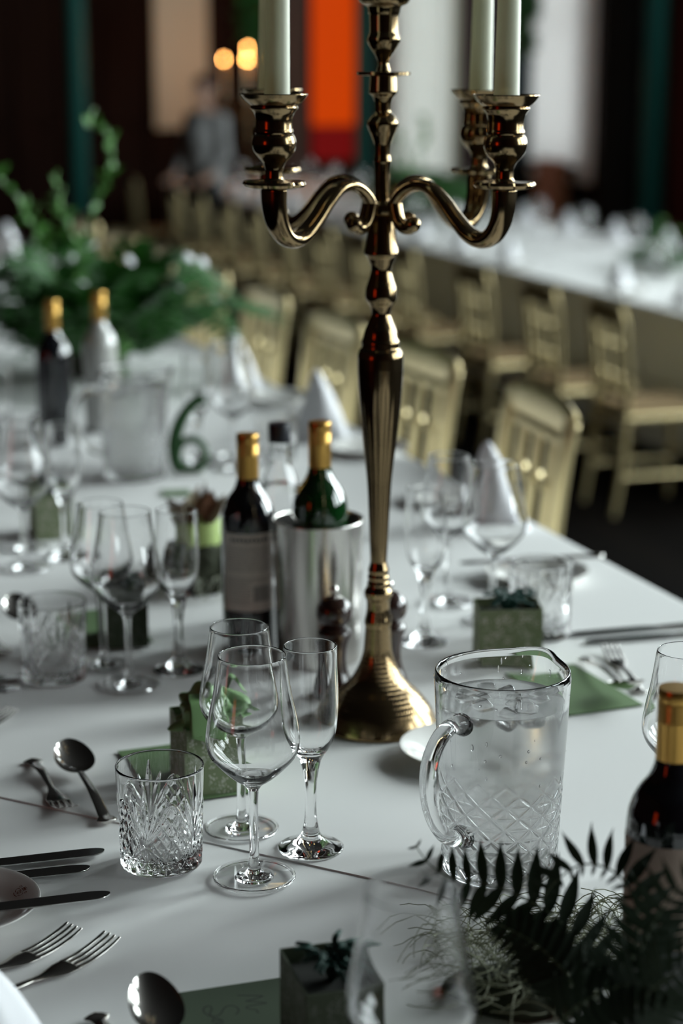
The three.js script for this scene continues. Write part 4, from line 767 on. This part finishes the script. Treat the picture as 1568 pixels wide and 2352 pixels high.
{
  spray(bush, [[0.0, 0.05, 0], [-0.03, 0.25, 0.02], [0.0, 0.42, 0.02], [0.05, 0.52, 0.02], [0.04, 0.60, 0.02], [-0.01, 0.62, 0.02]], M.leafLight);
  spray(bush, [[-0.05, 0.05, 0], [-0.12, 0.3, 0], [-0.20, 0.46, 0], [-0.30, 0.55, 0.02]], M.leafLight);
  spray(bush, [[-0.05, 0.05, 0], [-0.06, 0.28, -0.1], [-0.10, 0.40, -0.16], [-0.12, 0.47, -0.2]], M.leafLight);
  spray(bush, [[0.02, 0.05, 0.1], [0.08, 0.12, 0.28], [0.10, 0.05, 0.36], [0.11, 0.01, 0.40]], M.leafLight);
  for (let k = 0; k < 22; k++) { const f = mesh('flower', flowerGeo(), M.napkin, bush); f.scale.setScalar(0.6); const a = rr(0, 6.28), r = rr(0.05, 0.3); f.position.set(r * Math.cos(a), rr(0.12, 0.34), r * Math.sin(a)); f.rotation.set(rr(-1, 1), 0, rr(-1, 1)); }
  put(bush, W(1.03, 4.80, TOP), 0, 'bushy bright green fern arrangement with white flowers at the left', 'fern arrangement');
  put(bush, W(5.15, 13.1, 0.351), 1, 'green fern arrangement on the far table behind the right arm', 'fern arrangement').scale.setScalar(1.15);
  put(bush, W(5.2, 9.6, 0.351), 2, 'low greenery on the far table near the right edge', 'fern arrangement').scale.set(0.6, 0.45, 0.6);
}
function flowerGeo() { const g = []; for (let k = 0; k < 6; k++) g.push(new THREE.SphereGeometry(0.012, 10, 8).scale(1, 0.45, 0.8).translate(0.013, 0, 0).rotateY(k * 1.047)); g.push(new THREE.SphereGeometry(0.008, 10, 8)); return mergeGeometries(g); }
// low centrepiece with moss, a lime candle and dried leaves
{
  const g = thing('moss_centrepiece'), b = new THREE.SphereGeometry(0.075, 40, 20), p = b.attributes.position;
  for (let i = 0; i < p.count; i++) { const k = 1 + 0.35 * (fbm(p.getX(i) * 6 + 2, p.getZ(i) * 6 + p.getY(i) * 6 + 2) - 0.5) * 2; p.setXYZ(i, p.getX(i) * k, Math.max(0, 0.03 + p.getY(i) * 0.8 * k), p.getZ(i) * k); } b.computeVertexNormals();
  mesh('moss_base', b, M.moss, g);
  mesh('pillar_candle', lathe([[0, 70], [38, 70], [39, 72], [39, 116], [36, 119], [0, 119]], 40), std(L3(0.32, 0.42, 0.13), 0.5), g);
  for (let k = 0; k < 26; k++) { const l = mesh('dried_leaf', unitLeaf, k % 3 ? std(L3(0.32, 0.27, 0.19), 0.8, 0, { side: THREE.DoubleSide }) : std(L3(0.14, 0.055, 0.02), 0.7, 0, { side: THREE.DoubleSide }), g); const L = rr(0.035, 0.06); l.scale.set(L * 2, L, L); const a = rr(0, 6.28); l.position.set(0.03 * Math.cos(a), 0.115, 0.03 * Math.sin(a)); l.rotation.set(rr(-0.9, 0.9), rr(0, 6), rr(-1, 1)); }
  const th = []; for (let k = 0; k < 60; k++) { const a = rr(0, 6.28), pts = []; let d = a, x = 0.06 * Math.cos(a), z = 0.06 * Math.sin(a); for (let j = 0; j < 8; j++) { pts.push(V(x, 0.035 * Math.sin(j / 7 * 3) + 0.002, z)); d += rr(-0.7, 0.7); x += 0.010 * Math.cos(d); z += 0.010 * Math.sin(d); } th.push(sweep(pts, () => 0.0007, { seg: 5, cap: false })); }
  const t = mesh('threads', th, std(L3(0.4, 0.42, 0.34), 0.7), g); t.userData.kind = 'stuff';
  put(g, W(0.752, 2.82, TOP), 0, 'low mossy centrepiece with a lime green candle left of the red wine bottle', 'centrepiece').scale.setScalar(0.9);
}
// greenery hanging from above at the far end
function hanging(pos, w, h, label) {
  const g = thing('hanging_greenery'); g.position.copy(pos); const parts = [];
  mesh('stem', [sweep(smooth([[0, 0.9, 0], [0.03, 0.4, 0], [-0.04, 0, 0], [0.02, -h * 0.9, 0]], 20), () => 0.012, { seg: 6 })], M.stem, g);
  for (let k = 0; k < 420; k++) { const v = rnd(), m = new THREE.Matrix4().makeRotationFromEuler(new THREE.Euler(rr(-2, 2), rr(0, 6.28), rr(-2, 2))), L = rr(0.07, 0.14); m.scale(V(L, L, L)).setPosition(rr(-1, 1) * w * (1 - 0.6 * v), -h * v + 0.5 * (1 - v), rr(-0.1, 0.1)); parts.push(leafSmall.clone().applyMatrix4(m)); }
  const f = mesh('foliage', parts, M.fernBright, g); f.userData.kind = 'stuff'; tag(g, label, 'greenery'); return g;
}
hanging(V(...[-0.749, 1.868, -16.900]), 0.14, 0.28, 'green foliage hanging behind the left candles at the top edge');
hanging(V(...[1.558, 1.909, -17.200]), 0.17, 0.42, 'dark green foliage hanging at the top right of the candles');

// ---------------------------------------------------------------- gold banquet chairs
function makeChair() {
  const g = thing('banquet_chair'), m = M.goldPaint, tube = (pts, r, seg = 10) => sweep(smooth(pts, 14), r, { seg });
  // the back stands at +x, the seat reaches towards -x
  mesh('seat', box(0.41, 0.035, 0.40, 0, 0.445, 0, 0.014), m, g);
  mesh('seat_pad', box(0.38, 0.03, 0.37, -0.005, 0.472, 0, 0.014), M.seatPad, g);
  for (const s of [-1, 1]) {
    mesh('leg', tube([[-0.175, 0, s * 0.17], [-0.178, 0.2, s * 0.172], [-0.175, 0.43, s * 0.17]], (u) => 0.0135 + 0.005 * u), m, g);
    mesh('leg', tube([[0.235, 0, s * 0.168], [0.205, 0.2, s * 0.17], [0.19, 0.44, s * 0.172]], (u) => 0.0135 + 0.005 * u), m, g);
    mesh('back_post', sweep(smooth([[0.19, 0.44, s * 0.172], [0.195, 0.65, s * 0.176], [0.218, 0.86, s * 0.180], [0.228, 0.900, s * 0.176]], 16), (u) => [0.015, 0.025], { seg: 12, side: V(1, 0, 0) }), m, g);
  }
  mesh('top_rail', sweep(smooth([[0.226, 0.896, -0.19], [0.230, 0.902, -0.13], [0.232, 0.904, 0], [0.230, 0.902, 0.13], [0.226, 0.896, 0.19]], 24), (u) => [0.013, 0.030 + 0.012 * Math.sin(Math.PI * u)], { seg: 12, side: V(1, 0, 0) }), m, g);
  mesh('cross_rail', sweep([V(0.224, 0.858, -0.18), V(0.225, 0.858, 0), V(0.224, 0.858, 0.18)], () => [0.009, 0.013], { seg: 10, side: V(1, 0, 0) }), m, g);
  mesh('cross_rail', sweep([V(0.194, 0.545, -0.175), V(0.194, 0.545, 0), V(0.194, 0.545, 0.175)], () => [0.010, 0.016], { seg: 10, side: V(1, 0, 0) }), m, g);
  for (let k = 0; k < 3; k++) {
    const z = (k - 1) * 0.092, bead = (y) => new THREE.SphereGeometry(0.023, 14, 10).scale(0.8, 0.8, 1).translate(0.196 + (y - 0.545) * 0.09, y, z);
    mesh('spindle', [sweep([V(0.195, 0.545, z), V(0.205, 0.69, z), V(0.224, 0.858, z)], () => [0.009, 0.019], { seg: 10, side: V(1, 0, 0) }), bead(0.62), bead(0.76)], m, g);
  }
  for (const s of [-1, 1]) mesh('stretcher', new THREE.CylinderGeometry(0.009, 0.009, 0.39, 10).rotateZ(Math.PI / 2).translate(0.015, 0.18, s * 0.17), m, g);
  for (const x of [-0.176, 0.21]) mesh('stretcher', new THREE.CylinderGeometry(0.009, 0.009, 0.34, 10).rotateX(Math.PI / 2).translate(x, 0.24, 0), m, g);
  return g;
}
const chair = makeChair();
const chairLabels = ['nearest gold spindle-back chair, beside the pointed napkin', 'gold chair second from the front, just right of the candelabra stem', 'gold chair third in the row, directly left of the candelabra stem', 'gold chair fourth in the row, left of the third and farther back', 'gold chair fifth in the row beside the tip of the fern'];
for (let k = 0; k < 8; k++) put(chair, W(1.385, 3.45 + 0.598 * k, 0), A + [-0.08, 0.07, 0.03, 0, 0.02][k % 5], chairLabels[k] ?? 'gold chair far down the first row behind the ferns', 'chair', k > 4 ? 'gold chairs far down the first row' : 'gold chairs along the near table').scale.set(1, 0.965, 0.93);
for (let k = 0; k < 13; k++) { const f = [7.45, 8.13, 8.92, 9.85][k] ?? 9.85 + (k - 3) * 0.7; if (k !== 11) put(chair, W(3.80 + 0.22, f, LOW), A + Math.PI + (k % 3 - 1) * 0.04, ['gold chair with dark top rail nearest the right edge in the back row', 'gold chair in the back row second from the right edge', 'gold chair in the back row below the right candelabra arm', 'gold chair in the back row just right of the candelabra stem'][k] ?? 'blurred gold chair deep in the back row on the lower floor', 'chair', k > 3 ? 'gold chairs deep in the back row' : 'gold chairs along the far table'); }

// ---------------------------------------------------------------- the person standing far behind
{
  const J = (x, y, z) => V(x, y, z), bones = [];
  const B = (a, b, ra, rb) => bones.push([a, b, ra, rb]);
  const pelvis = J(0, 0.95, 0), chest = J(-0.01, 1.28, 0.01), neck = J(0, 1.46, 0.01);
  B(J(-0.07, 0.95, 0), J(0.07, 0.95, 0), 0.115, 0.115); B(pelvis, J(0, 1.1, 0), 0.125, 0.12); B(J(0, 1.1, 0), chest, 0.12, 0.135); B(J(-0.13, 1.38, 0), J(0.13, 1.38, 0), 0.07, 0.07); B(chest, J(0, 1.38, 0), 0.135, 0.10); B(J(0, 1.38, 0), J(0, 1.52, 0.01), 0.062, 0.052);
  const hands = [];
  for (const s of [-1, 1]) {
    const hip = J(s * 0.09, 0.92, 0), knee = J(s * 0.095 + (s < 0 ? -0.02 : 0), 0.50, s < 0 ? 0.05 : 0), ankle = J(s * 0.09 + (s < 0 ? -0.02 : 0), 0.09, s < 0 ? -0.02 : -0.01);
    B(hip, knee, 0.085, 0.055); B(knee, J(ankle.x, 0.33, ankle.z - 0.005), 0.055, 0.056); B(J(ankle.x, 0.33, ankle.z - 0.005), ankle, 0.056, 0.037); B(ankle, J(ankle.x, 0.04, ankle.z + 0.02), 0.038, 0.04); B(J(ankle.x, 0.04, ankle.z - 0.03), J(ankle.x + s * 0.02, 0.035, ankle.z + 0.17), 0.04, 0.033);
    const sh = J(s * 0.175, 1.39, 0), el = J(s * 0.225, 1.12, 0.02), wr = J(s * 0.19, 0.95, 0.17);
    B(sh, el, 0.056, 0.042); B(el, wr, 0.043, 0.028); hands.push([s, wr]);
  }
  const field = (p, list, k) => { let d = 9; for (const [a, b, ra, rb] of list) { const ab = b.clone().sub(a), t = Math.min(1, Math.max(0, p.clone().sub(a).dot(ab) / ab.lengthSq())), q = p.distanceTo(a.clone().addScaledVector(ab, t)) - (ra + (rb - ra) * t), h = Math.max(k - Math.abs(d - q), 0) / k; d = Math.min(d, q) - h * h * k / 4; } return d; };
  const polygonise = (list, lo, hi, res, k, warp = null) => {
    const mc = new MarchingCubes(res, new THREE.MeshBasicMaterial(), false, false, 120000), size = hi.clone().sub(lo);
    for (let z = 0; z < res; z++) for (let y = 0; y < res; y++) for (let x = 0; x < res; x++) { const p = V(lo.x + size.x * x / res, lo.y + size.y * y / res, lo.z + size.z * z / res); mc.field[x + y * res + z * res * res] = -(warp ? warp(p, field(p, list, k)) : field(p, list, k)); }
    mc.isolation = 0; mc.update(); const n = mc.count, pos = [];
    for (let i = 0; i < n; i++) for (let c = 0; c < 3; c++) { const v = mc.positionArray[i * 3 + c]; pos.push(lo.getComponent(c) + size.getComponent(c) * (v + 1) / 2); }
    let g = new THREE.BufferGeometry(); g.setAttribute('position', new THREE.Float32BufferAttribute(pos, 3)); g = mergeVertices(g, 1e-5); g.computeVertexNormals(); return g;
  };
  const g = thing('person'), skin = std(L3(0.42, 0.25, 0.18), 0.6), cloth = std(L3(0.30, 0.30, 0.30), 0.85), dark = std(L3(0.012, 0.012, 0.014), 0.8), hair = std(L3(0.035, 0.012, 0.008), 0.6);
  const body = polygonise(bones, V(-0.34, -0.02, -0.28), V(0.34, 1.58, 0.34), 84, 0.05);
  { const p = body.attributes.position, c = new Float32Array(p.count * 3); for (let i = 0; i < p.count; i++) { const x = p.getX(i), y = p.getY(i), col = y > 1.45 ? [0.42, 0.25, 0.18] : y > 0.93 || Math.abs(x) > 0.17 && y > 0.8 ? (y < 0.99 && p.getZ(i) > 0.14 ? [0.42, 0.25, 0.18] : [0.28, 0.28, 0.28]) : y > 0.075 ? [0.012, 0.012, 0.014] : [0.01, 0.009, 0.009]; c.set(col, i * 3); } body.setAttribute('color', new THREE.BufferAttribute(c, 3)); }
  const bm = shade(new THREE.Mesh(body, new THREE.MeshPhysicalMaterial({ vertexColors: true, roughness: 0.8 }))); bm.name = 'body'; g.add(bm);
  const hc = V(0, 1.62, 0.02), head = [[hc.clone().add(V(0, 0.02, -0.01)), hc.clone().add(V(0, 0.03, 0.0)), 0.088, 0.085], [hc.clone().add(V(0, -0.02, 0.03)), hc.clone().add(V(0, -0.075, 0.055)), 0.066, 0.038], [hc.clone().add(V(0, 0.01, 0.09)), hc.clone().add(V(0, -0.022, 0.108)), 0.010, 0.013], [hc.clone().add(V(-0.022, -0.052, 0.082)), hc.clone().add(V(0.022, -0.052, 0.082)), 0.010, 0.010], [hc.clone().add(V(0, -0.13, -0.01)), hc.clone().add(V(0, -0.03, -0.01)), 0.052, 0.055]];
  for (const s of [-1, 1]) head.push([hc.clone().add(V(s * 0.082, 0.02, 0)), hc.clone().add(V(s * 0.084, -0.02, 0.005)), 0.014, 0.011]);
  mesh('head', polygonise(head, hc.clone().add(V(-0.13, -0.19, -0.14)), hc.clone().add(V(0.13, 0.14, 0.15)), 64, 0.02), skin, g);
  for (const s of [-1, 1]) mesh('eye', new THREE.SphereGeometry(0.011, 12, 10).translate(hc.x + s * 0.031, hc.y + 0.012, hc.z + 0.078), dark, g);
  mesh('hair', new THREE.SphereGeometry(0.1, 28, 20, 0, 6.2832, 0, 1.75).scale(0.96, 1, 1.05).rotateX(-0.55).translate(hc.x, hc.y + 0.03, hc.z - 0.012), hair, g);
  for (const [s, w] of hands) {
    const list = [], pc = w.clone().add(V(-s * 0.01, -0.015, 0.045)); list.push([w, pc, 0.027, 0.034], [pc.clone().add(V(-0.022, 0, 0.01)), pc.clone().add(V(0.022, 0, 0.01)), 0.017, 0.017]);
    [[-0.027, 0.07], [-0.009, 0.08], [0.009, 0.076], [0.027, 0.06]].forEach(([x, l]) => { const a = pc.clone().add(V(x, -0.002, 0.025)), b = a.clone().add(V(0, -0.006, l * 0.5)), c = b.clone().add(V(0, -0.03, l * 0.35)); list.push([a, b, 0.0085, 0.008], [b, c, 0.008, 0.007]); });
    const t0 = pc.clone().add(V(-s * 0.03, 0, -0.012)), t1 = t0.clone().add(V(-s * 0.03, -0.008, 0.03)); list.push([t0, t1, 0.0105, 0.009], [t1, t1.clone().add(V(0, -0.006, 0.026)), 0.009, 0.0075]);
    mesh('hand', polygonise(list, w.clone().add(V(-0.1, -0.09, -0.04)), w.clone().add(V(0.1, 0.06, 0.18)), 60, 0.008), skin, g);
  }
  g.position.copy(W(4.235, 15.4, LOW)); g.rotation.y = -0.7;
  tag(g, 'blurred person in grey top and dark trousers standing behind the far chairs', 'person');
}

renderer.render(scene, camera);
